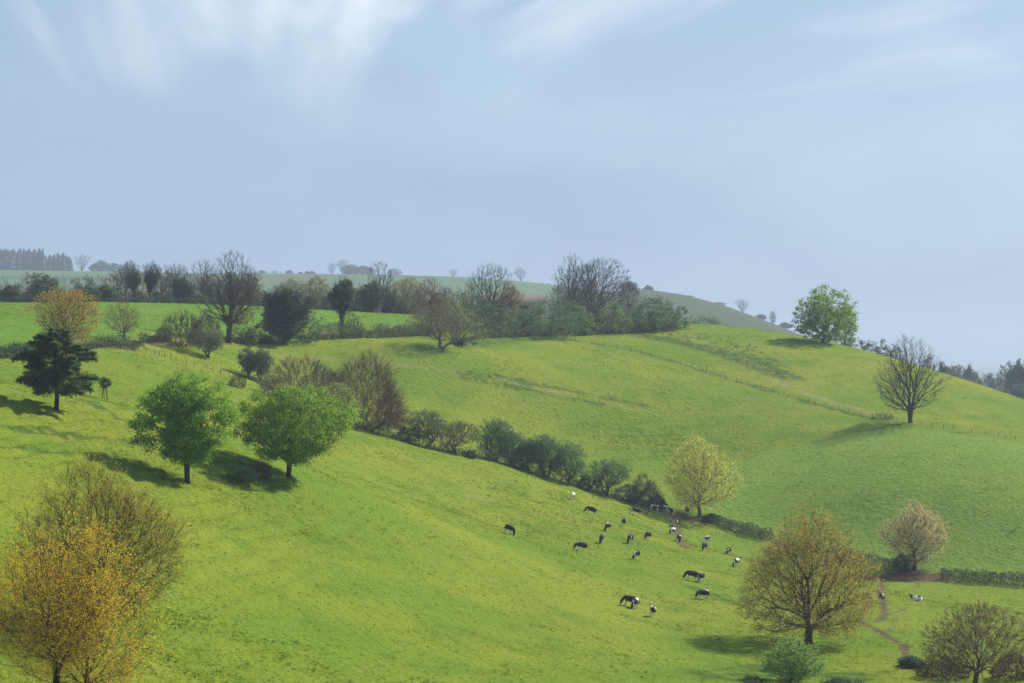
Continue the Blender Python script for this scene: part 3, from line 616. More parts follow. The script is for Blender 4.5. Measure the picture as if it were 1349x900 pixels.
bush('bramble at foot of the seventh hedge tree', 770, 645, 628, 30, .8, leaf=G_DARK, twig=TW_BR)
bush('dark bramble right of the wide forked hedge tree', 828, 662, 640, 40, 1.3, leaf=G_DARK)
scrub('grey-brown leafless scrub above the cows near the gateway', 850, 667, 626, 40, 1.2, twig=(.12, .10, .075), lf=2, leaf=(.11, .12, .05))
bush('dark round holly bush beside the muddy gateway', 867, 671, 652, 28, 1.2, leaf=(.022, .042, .02))
bush('low bramble at foot of the tall yellow-green tree', 938, 688, 676, 30, .8, leaf=G_DARK)
# far hill
tree('bare_tree', 'large bare two-trunked tree on far hillside at right', 'bare', 1199, 557, 449, 90, 2.4, twig=(.095, .08, .068), bark=(.06, .052, .045), prof='round', zb=.14, fork=.5, stems=2, trunk_r=.55, tw=5, up=.3, gap=.05, bf=.5)
scrub('scrubby tangle at foot of the two-trunked bare tree', 1162, 553, 544, 36, .5, twig=TW_OL)
tree('lone_tree', 'dense round green tree alone on the skyline of the hill', 'leafy', 1084, 447, 381, 76, 2.4, leaf=(.12, .185, .026), prof='round', zb=.02, lobes=.6, lf=26, ls=.5, fork=.4, trunk_r=.5)
tree('small_tree', 'smaller leafy tree hugging right side of the skyline tree', 'leafy', 1113, 452, 402, 30, .9, leaf=(.12, .18, .03), d=752, zb=.02)
for i, (px, ty, w, d) in enumerate(((1128, 446, 24, 760), (1146, 448, 26, 752), (1163, 451, 24, 748), (1180, 458, 26, 742))):
    bush(['first ridge bush right of the skyline tree', 'second ridge bush right of the skyline tree', 'third ridge bush right of the skyline tree', 'ridge bush just left of the bare two-trunked tree'][i], px, 0, ty, w, .8, d=d, leaf=(.07, .08, .045), twig=TW_BR)
bush('low dark green bush on the ridge left of the skyline tree', 930, 0, 418, 64, 1.4, d=812, leaf=(.045, .07, .03))
# centre of the ridge
CG = 'trees in the hilltop copse'
tree('bare_tree', 'tall bare twiggy tree at left of the hilltop copse', 'ash', 645, 430, 351, 78, 1.8, d=705, twig=(.10, .082, .065), stems=2, fork=.3, group=CG)
tree('bare_tree', 'giant bare round-crowned tree in the hilltop copse', 'bare', 786, 437, 336, 96, 3.6, d=735, twig=(.10, .08, .068), prof='round', zb=.2, tw=6, group=CG, ivy=1500, leaf=(.07, .06, .045), ivtop=.85, ivr=.8)
tree('bare_tree', 'open-branched bare tree at left of the giant bare one', 'ash', 752, 432, 338, 62, 1.8, d=745, twig=(.09, .075, .062), group=CG)
tree('bare_tree', 'thin bare tree standing left of the open-branched one', 'ash', 737, 428, 372, 38, .8, d=760, twig=(.10, .085, .07), group=CG)
tree('bare_tree', 'brown bare tree at right shoulder of the giant bare one', 'bare', 826, 432, 366, 36, 1., d=760, twig=(.12, .09, .075), group=CG, prof='egg')
tree('orange_tree', 'small orange-brown budding tree in front of the barn roof', 'bud', 674, 432, 378, 36, .9, d=712, leaf=(.15, .12, .045), twig=TW_BR, group=CG)
for px, by, ty, w, q, lc, lab in ((626, 436, 388, 50, 1.3, (.045, .072, .03), 'dark green bush left of the copse bare tree'), (612, 450, 414, 48, 1.3, (.085, .10, .045), 'olive bush right behind the pollard'), (652, 440, 426, 32, .6, (.05, .07, .035), 'small low bush in front of the copse'),
                                 (722, 444, 398, 86, 3.2, (.052, .082, .034), 'broad dark green domed bush in the copse'), (700, 436, 402, 40, 1., (.075, .095, .045), 'olive bush left behind the broad domed bush'), (765, 441, 406, 34, 1.3, (.08, .13, .035), 'bright green upright bush right of the broad domed bush'),
                                 (785, 440, 402, 40, 1.2, (.085, .075, .06), 'grey-brown bush under the giant bare tree'), (810, 439, 402, 40, 1.4, (.08, .125, .035), 'sunlit green bush under the giant bare tree'), (848, 437, 397, 38, 1.3, (.06, .095, .036), 'green bush right of the giant bare tree'),
                                 (877, 436, 398, 42, 1.4, (.06, .10, .036), 'rounded green bush at right end of the copse'), (560, 442, 421, 30, .8, (.05, .07, .035), 'dark hedge bush left of the pollard'), (600, 428, 383, 50, 1., (.085, .125, .04), 'bright green rounded bush behind the pollard')):
    bush(lab, px, by, ty, w, q, leaf=lc, d={600: 690, 700: 708, 785: 728}.get(px), ls=.45)
for px, d, ty, w, q, lc, lab in ((596, 676, 400, 44, 1.2, (.085, .11, .045), 'olive leafy bush in the copse left of the first bare tree'), (640, 698, 398, 46, 1.4, (.05, .08, .035), 'dark leafy bush at the foot of the first bare copse tree'), (664, 702, 404, 40, 1.2, (.075, .11, .04), 'green bush just left of the barn end'),
                           (684, 706, 408, 40, 1.2, (.06, .09, .038), 'green bush in front of the barn'), (745, 716, 396, 46, 1.5, (.055, .085, .036), 'tall dark bush between the broad domed bush and the open-branched tree'), (768, 724, 392, 46, 1.4, (.07, .075, .045), 'brown-green bush under the open-branched tree'),
                           (800, 730, 390, 50, 1.5, (.065, .07, .045), 'tall brown-green bush under the giant bare tree'), (828, 734, 396, 44, 1.4, (.065, .10, .04), 'leafy bush right of the giant bare trunk'), (862, 738, 392, 46, 1.4, (.055, .085, .036), 'tall green bush near the right end of the copse'), (893, 742, 404, 32, 1., (.06, .09, .04), 'last small bush at right end of the copse')):
    bush(lab, px, 0, ty, w, q, leaf=lc, d=d, ls=.45)
# row behind the bright field
RG = 'trees behind the bright field'
row = [(12, 377, 26, 'leafy', (.04, .065, .03), 'small dark round tree at far left behind the bright field'), (58, 361, 50, 'leafy', (.065, .085, .04), 'olive green rounded tree behind the bright field at left'),
       (118, 378, 28, 'leafy', (.045, .07, .035), 'dark bushy tree right of the orange-brown crown'), (137, 379, 24, 'leafy', (.04, .062, .032), 'dark round tree left of the ivied pair'), (165, 349, 34, 'bare', TW_BR, 'brown bare tree left of the ivied pair'),
       (178, 345, 34, 'ivb', G_IVY, 'left tree of the tall ivied pair with bare top'), (198, 344, 28, 'ivb', G_IVY, 'right tree of the tall ivied pair with bare top'), (217, 352, 40, 'bare', TW_OL, 'spreading bare tree right of the ivied pair'),
       (240, 363, 32, 'ivy', G_IVY, 'squat dark ivied tree behind the bright field'), (234, 349, 34, 'bare', TW_GR, 'bare tree rising behind the squat ivied one'), (264, 344, 40, 'ash', TW_GR, 'airy bare tree left of the large round-topped one'), (330, 352, 34, 'bare', TW_BR, 'faint bare tree right of the large round-topped one'),
       (386, 368, 56, 'bud', (.13, .125, .05), 'olive budding tree behind the massive ivied tree'), (415, 366, 36, 'bud', (.15, .14, .05), 'olive budding tree left of the slim ivied tree'), (466, 378, 34, 'bud', (.13, .14, .05), 'olive budding tree right of the slim ivied tree'),
       (490, 370, 30, 'leafy', (.04, .06, .032), 'dark bushy tree behind the bright field at centre'), (510, 382, 22, 'leafy', (.035, .058, .03), 'small dark round tree at centre behind the bright field'), (505, 347, 40, 'ash', TW_BR, 'tall bare tree at centre behind the bright field'), (534, 361, 48, 'bud', (.16, .15, .06), 'pale olive budding tree at right behind the bright field')]
for i, (px, ty, w, kd, cl, lab) in enumerate(row):
    d = 752 + (i * 37) % 29
    if kd == 'ivb': tree('ivy_tree', lab, 'bare', px, 0, ty, w, 1., d=d, group=RG, ivy=2600, leaf=cl, ivr=.9, ivtop=.7, ls=.45, zb=.35)
    elif kd == 'ivy': tree('ivy_tree', lab, 'ivy', px, 0, ty, w, 1.2, d=d, group=RG, leaf=cl, ivr=1.2, zb=.1, lobes=.5, prof='flat')
    elif kd in ('bare', 'ash'): tree('bare_tree', lab, kd, px, 0, ty, w, .9, d=d, group=RG, twig=cl)
    elif kd == 'bud': tree('budding_tree', lab, 'bud', px, 0, ty, w, 1., d=d, group=RG, leaf=cl, lf=12, ls=.34, twig=TW_OL, zb=.08)
    else: tree('round_tree', lab, 'leafy', px, 0, ty, w, .9, d=d, group=RG, leaf=cl, ls=.5)

for i, (px, ty, w) in enumerate(((36, 384, 26), (84, 380, 30), (102, 386, 24), (150, 378, 26), (185, 384, 28), (208, 386, 24), (226, 380, 28), (256, 382, 30), (280, 376, 32), (312, 384, 30), (345, 386, 30), (402, 380, 34), (432, 384, 28), (452, 386, 26), (478, 388, 24), (522, 386, 28), (548, 384, 30), (575, 388, 30))):
    bush(f'{ORD[i]} low leafy bush from left in the tree row behind the bright field', px, 0, ty, w, 1., d=758 + (i * 13) % 22, leaf=[(.06, .09, .04), (.09, .11, .045), (.045, .068, .036)][i % 3], group='low bushes in the tree row', ls=.5)
# ------------------------------------------------------------------ hedges
def hedge(label, line, h, w, seed, leaf=G_DARK, step=3., d=None, **k):
    pts = []
    ends = [hit(*q) if len(q) == 2 else at(q[0], q[2]) for q in line]
    for a, b in zip(ends[:-1], ends[1:]):
        n = max(1, int((b - a).length / step))
        for i in range(n): c = a + (b - a) * (i / n); pts.append((c.x, c.y))
    pts.append((ends[-1].x, ends[-1].y)); pts = np.array(pts); z = zf(pts[:, 0], pts[:, 1]); o = Vector((pts[0, 0], pts[0, 1], z[0]))
    rel = np.stack([pts[:, 0], pts[:, 1], z], -1) - np.array(o)
    h_ = link('hedge', hedge_mesh(rel, h, w, seed, **k), None, o); paint(h_, h_, leaf, TW_BR, BARKD); tag(h_, label, 'hedge')
hedge('trimmed dark hedge running right from the tall yellow-green tree', [(946, 692), (1016, 711)], 2.3, 2.4, 41, (.035, .055, .026))
hedge('trimmed dark hedge between the oak and the pale cream tree', [(1100, 735), (1140, 744), (1196, 754)], 2.3, 2.2, 42, (.035, .055, .026))
hedge('long trimmed dark hedge running off the right edge', [(1239, 763), (1300, 767), (1349, 771), (1440, 778)], 2.5, 2.4, 43, (.034, .056, .026))
hedge('low untrimmed hedge bottom under the row of hedge trees', [(490, 571), (560, 591), (650, 609), (700, 624), (760, 642), (812, 657), (862, 671)], 1.9, 2.4, 44, (.045, .075, .03), rag=.5, dens=16)
hedge('low overgrown hedge behind the right green tree', [(320, 495), (370, 520), (425, 547), (490, 570)], 1.4, 2.0, 45, (.05, .075, .03), rag=.5, dens=14)
hedge('clipped dark hedge at left edge behind the conifer', [(-40, 476), (30, 470), (72, 464)], 2.3, 2.2, 46, (.035, .06, .028), rag=.3)
hedge('gappy dark hedge right of the orange-brown tree', [(112, 461), (150, 456), (190, 456)], 1.9, 2., 47, (.038, .062, .03), rag=.6, dens=18)
hedge('bushy green hedge under the small bare tree', [(150, 458), (180, 462)], 1.8, 2.4, 48, (.05, .08, .035), rag=.5)
hedge('field hedge from the small bare tree to the thicket', [(186, 452), (222, 449)], 1.5, 1.8, 49, (.05, .075, .035), rag=.4)
hedge('tall mixed hedge from the massive ivied tree to the pollard', [(408, 449), (455, 446), (500, 445), (555, 443)], 2.9, 2.6, 50, (.042, .066, .032), rag=.35)
hedge('brown-green hedge between the large bare tree and the ivied tree', [(316, 452), (346, 452)], 2.4, 2.4, 51, (.06, .065, .04), rag=.35)
hedge('overgrown bramble hedge along the foot of the hilltop copse', [(628, 446), (700, 443), (760, 441), (830, 438), (890, 435)], 2.2, 3.2, 53, (.055, .085, .035), rag=.6, dens=22, ls=.4)
hedge('low dark hedge line along the far side of the bright field', [(-60, 0, 742), (200, 0, 742), (340, 0, 748), (548, 0, 766)], 1.9, 1.6, 52, (.035, .05, .03), dens=12, ls=.4)

# ------------------------------------------------------------------ bramble and young planting strip
def stuff_scrub():
    rng = np.random.default_rng(9); c = Geo(); line = world_line([(835, 441), (900, 452), (970, 470), (1035, 496)]); n = 120
    P0 = np.array(line); cum = np.r_[0, np.cumsum(np.linalg.norm(np.diff(P0, axis=0), axis=1))]
    s = rng.uniform(0, cum[-1], n); x = np.interp(s, cum, P0[:, 0]) + rng.normal(0, 1.5, n); y = np.interp(s, cum, P0[:, 1]) + rng.uniform(-4, 34, n)
    z = zf(x, y); k = 26; hh = rng.uniform(.3, .9, n)
    q = np.repeat(np.stack([x, y, z], -1), k, 0) + rng.normal(0, .35, (n * k, 3)); q[:, 2] = np.repeat(z, k) + np.abs(rng.normal(0, .5, n * k)) * np.repeat(hh, k)
    c.add(leaves(q, .3, rng), 1)
    o = link('rough_scrub', c.mesh('rough_scrub', [M_TWIG, M_LEAF])); o['leaf'] = (.11, .18, .045); o['twig'] = TW_BR; o['bark'] = BARK
    tag(o, 'rough low scrub on the strip above the long fence', 'scrub', kind='stuff')
stuff_scrub()

# ------------------------------------------------------------------ fences, stakes
def mat_plain(name, c, rough=.8):
    m, nt, N, L, out = nodes_of(name); b = N('ShaderNodeBsdfPrincipled'); b.inputs['Roughness'].default_value = rough
    tc = N('ShaderNodeTexCoord'); n = N('ShaderNodeTexNoise'); n.inputs['Scale'].default_value = 3; n.inputs['Detail'].default_value = 4; L(tc.outputs['Object'], n.inputs[0])
    mx = N('ShaderNodeMix'); mx.data_type = 'RGBA'; L(n.outputs[0], mx.inputs[0]); mx.inputs[6].default_value = (*[v * .6 for v in c], 1); mx.inputs[7].default_value = (*[v * 1.35 for v in c], 1)
    L(mx.outputs[2], b.inputs['Base Color']); L(b.outputs[0], out.inputs[0]); return m
M_POST = mat_plain('weathered_wood', (.095, .08, .062)); M_WIRE = mat_plain('wire', (.12, .12, .12), .5)
def post_mesh(h, r):
    V, Fq = tubes(np.array([[0, 0, -.4], [0, 0, h]]), np.array([[0, 0, h], [0, 0, h + r * .5]]), np.array([r, r]), np.array([r * .92, r * .25]), 6)
    return mk_mesh('post', V, [Fq], [M_POST])
def fence(label, line, n, h, r, seed, big=()):
    rng = np.random.default_rng(seed); W_l = world_line(line); P0 = np.array(W_l); cum = np.r_[0, np.cumsum(np.linalg.norm(np.diff(P0, axis=0), axis=1))]
    s = np.linspace(0, cum[-1], n) + rng.normal(0, .12 * cum[-1] / n, n); x = np.interp(s, cum, P0[:, 0]); y = np.interp(s, cum, P0[:, 1]); z = zf(x, y)
    e = thing('fence', label, 'fence', (x[0], y[0], z[0])); me = post_mesh(h, r); top = []
    for i in range(n):
        o = link('post', me, e, (x[i] - x[0], y[i] - y[0], z[i] - z[0])); t = rng.normal(0, .05, 2); o.rotation_euler = (t[0], t[1], 0); o.scale = (1, 1, rng.uniform(.85, 1.12)); top.append((x[i] - x[0], y[i] - y[0], z[i] - z[0]))
    top = np.array(top); g = Geo()
    for f in (.3, .6, .92):
        q = top + np.array([0, r + .01, h * f]); g.add(tubes(q[:-1], q[1:], np.full(n - 1, .012), np.full(n - 1, .012), 3), 0)
    link('wire', g.mesh('wire', [M_WIRE]), e)
fence('long post and wire fence running down the middle hillside', [(715, 441), (760, 450), (830, 463), (930, 491), (1050, 526), (1150, 551), (1185, 556)], 32, 1.15, .07, 1)
fence('post and wire fence on the right hillside beyond the two-trunked bare tree', [(1212, 560), (1280, 570), (1349, 581), (1420, 592)], 12, 1.1, .07, 2)
fence('short line of fence posts above the green pair of trees', [(188, 462), (230, 476), (275, 489), (325, 506)], 15, 1.2, .07, 3)
fence('row of closely set stakes along the upper scrub strip', [(838, 441), (870, 447), (910, 457), (960, 474), (1020, 497)], 40, .9, .06, 4)
def gatepost(label, px, by, h=1.5, r=.14):
    p = hit(px, by); o = link('gatepost', post_mesh(h, r), None, p); tag(o, label, 'post')
gatepost('thick strainer post on the long fence', 931, 491, 1.6, .13)
# young tree in its wooden guard
def guarded():
    p, H, W = place(138, 526, 499, 15); e = thing('guarded_sapling', 'young dark bushy tree in a frame of tall stakes beside the conifer', 'sapling', p)
    me = post_mesh(H * .62, .06)
    for sx, sy in ((-.42, -.35), (.42, -.35), (-.4, .4), (.45, .38)): link('stake', me, e, (sx, sy, 0)).rotation_euler = (.06 * sy / .4, -.1 * sx / .4, 0)
    rail = Geo(); a = np.array([[-.45, -.42, H * .5], [-.45, .42, H * .5]]); rail.add(tubes(a, a + np.array([.9, 0, 0]), np.full(2, .035), np.full(2, .035), 4), 0); link('rail', rail.mesh('rail', [M_POST]), e)
    t, c = plant(3, H, W, 'flat', .55, 90, .3, .55, trunk_r=.05, tw=3, tl=.08, lf=26, ls=.2, lsp=.12); paint(link('trunk', t, e), link('crown', c, e), leaf=(.03, .05, .022), twig=TW_GR)
guarded()

# ------------------------------------------------------------------ barn
def barn():
    d = 790.; x0 = (634 - CX) / F * d; x1 = (718 - CX) / F * d; zt = (HY - 388.5) / F * d; ze = (HY - 398) / F * d; zb_ = min(float(zf(np.array([x0]), np.array([d]))[0]), float(zf(np.array([x1]), np.array([d]))[0])) - .6
    cx_ = (x0 + x1) / 2; L_ = (x1 - x0) / 2; w = 4.5; e = thing('barn', 'long low barn with brown roof half hidden in the hilltop copse', 'barn', (cx_, d, zb_)); h = ze - zb_; rh = zt - zb_
    mw = mat_plain('barn_wall', (.42, .38, .30)); mr = mat_plain('barn_roof', (.06, .052, .046)); md = mat_plain('barn_door', (.06, .05, .04))
    V = np.array([(sx * L_, sy * w, z) for sx in (-1, 1) for sy in (-1, 1) for z in (0, h)] + [(-L_, 0, rh), (L_, 0, rh)])
    link('wall', mk_mesh('wall', V, [np.array([[0, 1, 5, 4], [2, 6, 7, 3]]), np.array([[0, 2, 3, 8, 1], [4, 5, 9, 7, 6]])], [mw]), e)
    o_ = .5; t_ = .18; s = (rh - h) / w
    V = []; Q = []
    for sy in (-1, 1):
        b = len(V); V += [(-L_ - o_, sy * (w + o_), h - s * o_ + .02), (L_ + o_, sy * (w + o_), h - s * o_ + .02), (L_ + o_, 0, rh + .02), (-L_ - o_, 0, rh + .02)]; V += [(a, b_, c + t_) for a, b_, c in V[b:b + 4]]
        Q += [[b, b + 1, b + 2, b + 3], [b + 4, b + 5, b + 6, b + 7], [b, b + 1, b + 5, b + 4], [b, b + 3, b + 7, b + 4], [b + 1, b + 2, b + 6, b + 5]]
    link('roof', mk_mesh('roof', np.array(V), [np.array(Q)], [mr]), e)
    for fx in (-.5, .35):
        V = np.array([(fx * L_ + a, -w - .04 - b, c) for a in (-1.6, 1.6) for b in (0, .06) for c in (.05, h * .85)]); link('door', mk_mesh('door', V, [np.array([[0, 1, 5, 4], [2, 3, 7, 6], [0, 1, 3, 2], [4, 5, 7, 6], [1, 3, 7, 5]])], [md]), e)
barn()

# ------------------------------------------------------------------ far trees (shared shapes; they stand one to two kilometres off)
LIB = {}
def lib(kind, v):
    if (kind, v) not in LIB:
        s = 900 + v * 13
        LIB[kind, v] = {'r': lambda: kinds('leafy', s, 12, 11, .55, ls=.8, lsp=.6, lobes=.5, zb=.05), 'b': lambda: kinds('bare', s + 1, 14, 12, .55, tww=.07, zb=.15, tw=6), 'o': lambda: kinds('bud', s + 2, 13, 12, .5, ls=.6, lf=12, tww=.06, zb=.08),
                        's': lambda: bush_mesh(s + 3, 5, 8, n=900, ls=.8, tw=2)}[kind]()
    return LIB[kind, v]
LIBH = {'r': (12, 11), 'b': (14, 12), 'o': (13, 12), 's': (5, 8)}
def far_tree(kind, px, d, hpx, wpx, label, leaf=(.045, .065, .035), twig=TW_BR, group=None, near=False):
    p = at(px, d) if near else at_far(px, d); v = (int(px * 7 + d)) % 3; m = lib(kind, v); h0, w0 = LIBH[kind]; sc = d / F; sx = wpx * sc / w0
    parts = ('stem', 'foliage') if kind == 's' else ('trunk', 'crown')
    return put_plant({'r': 'round_tree', 'b': 'bare_tree', 'o': 'budding_tree', 's': 'bush'}[kind], label, 'bush' if kind == 's' else 'tree', p - Vector((0, 0, .3)), m, group, (px * 1.7) % 6.28, (sx, sx, hpx * sc / h0), parts, leaf=leaf, twig=twig)
rng = np.random.default_rng(77)
# hazy wood in the dip behind the bright field
cnt = {}; KW = {'o': 'budding', 'b': 'bare', 'r': 'leafy'}
WG = 'hazy trees in the dip behind the bright field'
for i, px in enumerate(np.r_[np.linspace(-10, 335, 23), np.linspace(345, 620, 18)]):
    d = 1080 + rng.uniform(0, 260); q = at_far(px, d); yb = HY - q.z / d * F
    top = (366 + rng.normal(0, 4)) if px < 340 else 382 + rng.normal(0, 3)
    kd = 'obrob'[i % 5]
    cnt[kd] = cnt.get(kd, -1) + 1
    far_tree(kd, px, d, yb - top, rng.uniform(24, 38), f"{ORD[cnt[kd]]} hazy {KW[kd]} tree from left edge in the dip behind the bright field", [(.10, .095, .06), (.085, .095, .05), (.06, .075, .045)][i % 3], (.11, .09, .075), WG)
# skyline things: (kind, px, depth, height px, width px)
sky_items = [('r', 345, 4200, 8, 10, 'tiny round tree on far skyline above the large bare tree'), ('r', 381, 4200, 8, 11, 'first round skyline tree above the massive ivied tree'), ('r', 396, 4200, 6, 8, 'second smaller skyline tree above the massive ivied tree'),
             ('r', 405, 4200, 7, 9, 'third skyline tree above the massive ivied tree'), ('r', 412, 4200, 7, 8, 'fourth skyline tree above the massive ivied tree'), ('b', 362, 4200, 7, 9, 'sparse skyline tree left of the group above the ivied tree'),
             ('b', 437, 4180, 17, 14, 'bare skyline tree at left end of far hilltop clump'), ('b', 451, 4180, 22, 17, 'taller bare skyline tree in far hilltop clump'), ('r', 462, 4170, 16, 24, 'rounded mass of far hilltop clump, left part'), ('r', 482, 4170, 14, 26, 'rounded mass of far hilltop clump, right part'), ('o', 520, 4170, 11, 22, 'low tree at right end of far hilltop clump'),
             ('b', 597, 4200, 14, 12, 'lone bare tree on far skyline above the pollard'), ('b', 686, 4130, 20, 20, 'lone spreading bare tree on far skyline above the barn'), ('b', 660, 4140, 14, 16, 'faint bare tree on far skyline left of the lone spreading one'), ('r', 585, 4200, 3, 6, 'tiny bush on the far skyline above the pollard'),
             ('r', 855, 2900, 10, 12, 'dark bush on the crest of the grey hill'), ('s', 845, 2900, 5, 22, 'low bush on the crest of the grey hill beside the dark one'), ('b', 978, 2880, 19, 20, 'small spreading tree on shoulder of the grey hill'), ('r', 830, 2890, 16, 26, 'round tree on the grey hill beside the copse'),
             ('s', 905, 2890, 4, 20, 'low scrub on crest of the grey hill right of the copse'), ('s', 945, 2880, 5, 26, 'low scrub on falling crest of the grey hill'), ('r', 1003, 2860, 8, 14, 'small round tree right of the spreading tree on the grey hill'), ('o', 1018, 2850, 17, 9, 'narrow pointed tree on the grey hill left of the skyline tree'), ('r', 1034, 2840, 9, 16, 'small round tree on the grey hill just left of the skyline tree'),
             ('s', 965, 1150, 16, 40, 'hazy scrub clump below the shoulder of the grey hill, left'), ('o', 990, 1150, 24, 34, 'hazy scrub tree below the shoulder of the grey hill, middle'), ('r', 1030, 1160, 20, 34, 'hazy round tree left behind the skyline tree'),
             ('r', 130, 4170, 17, 24, 'hazy round tree right of the conifer wood'), ('b', 108, 4170, 24, 22, 'hazy bare tree at right end of the conifer wood'), ('r', 148, 4170, 14, 20, 'second hazy round tree right of the conifer wood')]
for k, px, d, h, w, lab in sky_items: far_tree(k, px, d, h, w, lab, (.04, .055, .035), (.075, .065, .055))
# wooded valley beyond the right ridge
VG = 'hazy valley trees beyond the right ridge'
vi = [(1176, 1000, 462, 22), (1222, 1010, 472, 30), (1238, 1040, 477, 26), (1252, 1100, 478, 26), (1264, 1150, 482, 24), (1277, 1120, 478, 22), (1288, 1200, 490, 20), (1297, 2880, 493, 18), (1306, 1350, 491, 16), (1318, 2880, 489, 16), (1328, 1060, 480, 30), (1341, 1040, 474, 34), (1362, 1040, 472, 40),
      (1272, 1030, 498, 26), (1290, 1020, 505, 24), (1305, 1010, 510, 24), (1322, 1000, 512, 26), (1340, 990, 505, 30), (1392, 1000, 478, 40), (1255, 1000, 492, 26)]
rank = np.argsort(np.argsort([v[0] for v in vi]))
for i, (px, d, ty, w) in enumerate(vi):
    d *= 1.3
    q = at_far(px, d); far_tree('ror'[i % 3], px, d, HY - q.z / d * F - ty, w, f'hazy grey-green tree in valley beyond the right ridge, {ORD[rank[i]]} from left', [(.055, .075, .045), (.08, .08, .05), (.045, .065, .04)][i % 3], (.085, .07, .06), VG)
far_tree('s', 1343, 790, 22, 40, 'bright leafy bush at right edge just behind the ridge', (.085, .12, .045), near=True)
def conifer_wood():
    rng = np.random.default_rng(4); g = Geo(); n = 900
    px = rng.uniform(-330, 96, n); d = rng.uniform(4020, 4320, n); x = (px - CX) / F * d; z = z_far(x, d)
    for i in range(n):
        H = np.interp(px[i], [-330, -20, 0, 20, 58, 62, 85, 96], [37, 37, 36, 37, 37, 26, 34, 19]) * rng.uniform(.82, 1.06); k = 4
        zz = np.linspace(.08, 1, k + 1)
        p0 = []; p1 = []; r0 = []; r1 = []
        for j in range(k):
            p0.append((x[i], d[i], z[i] + H * zz[j])); p1.append((x[i] + rng.normal(0, .1), d[i], z[i] + H * min(1, zz[j] + .3))); r0.append(H * .26 * (1.08 - zz[j]) * rng.uniform(.8, 1.15)); r1.append(.05)
        g.add(tubes(np.array(p0), np.array(p1), np.array(r0), np.array(r1), 7), 1)
    o = link('conifer_wood', g.mesh('conifer_wood', [M_TWIG, M_LEAF])); o['leaf'] = (.022, .035, .024); o['twig'] = TW_BR; o['bark'] = BARK
    tag(o, 'dark conifer wood on far hill at upper left', 'wood', kind='stuff')
conifer_wood()
def far_hedge(label, px0, px1, d, h, seed):
    pts = np.array([tuple(at_far(q, d)) for q in np.linspace(px0, px1, 40)]); o = pts[0].copy()
    m = link('hedge', hedge_mesh(pts - o, h, h * 1.2, seed, ls=1.3, dens=.5, rag=.5), None, o); paint(m, m, (.04, .055, .035), TW_BR, BARKD); tag(m, label, 'hedge')
far_hedge('thin dark hedge along the far skyline left of the barn', 300, 745, 4190, 4.5, 71)
far_hedge('thin dark hedge along the crest of the grey hill', 842, 1000, 2895, 2.6, 72)
far_hedge('faint hedge across the far green slope behind the pollard', 420, 700, 3300, 6, 73)
far_hedge('faint hedge across the far slope below the conifer wood', -60, 330, 3500, 7, 74)

# ------------------------------------------------------------------ cows
def mat_cow():
    m, nt, N, L, out = nodes_of('pied_hide'); tc = N('ShaderNodeTexCoord'); oi = N('ShaderNodeObjectInfo')
    mp = N('ShaderNodeVectorMath'); mp.operation = 'ADD'; sc = N('ShaderNodeVectorMath'); sc.operation = 'SCALE'; sc.inputs[0].default_value = (13, 7, 19); L(oi.outputs['Random'], sc.inputs['Scale'])
    L(tc.outputs['Object'], mp.inputs[0]); L(sc.outputs[0], mp.inputs[1])
    n = N('ShaderNodeTexNoise'); n.inputs['Scale'].default_value = 1.15; n.inputs['Detail'].default_value = 1.5; L(mp.outputs[0], n.inputs[0])
    a = N('ShaderNodeAttribute'); a.attribute_type = 'OBJECT'; a.attribute_name = 'white'
    sp = N('ShaderNodeSeparateXYZ'); L(tc.outputs['Object'], sp.inputs[0])
    leg = N('ShaderNodeMapRange'); leg.inputs[1].default_value = .75; leg.inputs[2].default_value = .5; leg.inputs[3].default_value = 0; leg.inputs[4].default_value = .35; L(sp.outputs[2], leg.inputs[0])
    fr = N('ShaderNodeMapRange'); fr.inputs[1].default_value = .95; fr.inputs[2].default_value = .8; L(sp.outputs[0], fr.inputs[0]); lm = N('ShaderNodeMath'); lm.operation = 'MULTIPLY'; L(leg.outputs[0], lm.inputs[0]); L(fr.outputs[0], lm.inputs[1])
    s1 = N('ShaderNodeMath'); L(n.outputs[0], s1.inputs[0]); L(a.outputs['Fac'], s1.inputs[1])
    s2 = N('ShaderNodeMath'); L(s1.outputs[0], s2.inputs[0]); L(lm.outputs[0], s2.inputs[1])
    t = N('ShaderNodeMapRange'); t.inputs[1].default_value = .57; t.inputs[2].default_value = .60; L(s2.outputs[0], t.inputs[0])
    mx = N('ShaderNodeMix'); mx.data_type = 'RGBA'; L(t.outputs[0], mx.inputs[0]); mx.inputs[6].default_value = (.012, .011, .011, 1); mx.inputs[7].default_value = (.68, .65, .6, 1)
    b = N('ShaderNodeBsdfPrincipled'); L(mx.outputs[2], b.inputs['Base Color']); b.inputs['Roughness'].default_value = .7; b.inputs['Specular IOR Level'].default_value = .15; L(b.outputs[0], out.inputs[0]); return m
M_COW = mat_cow()
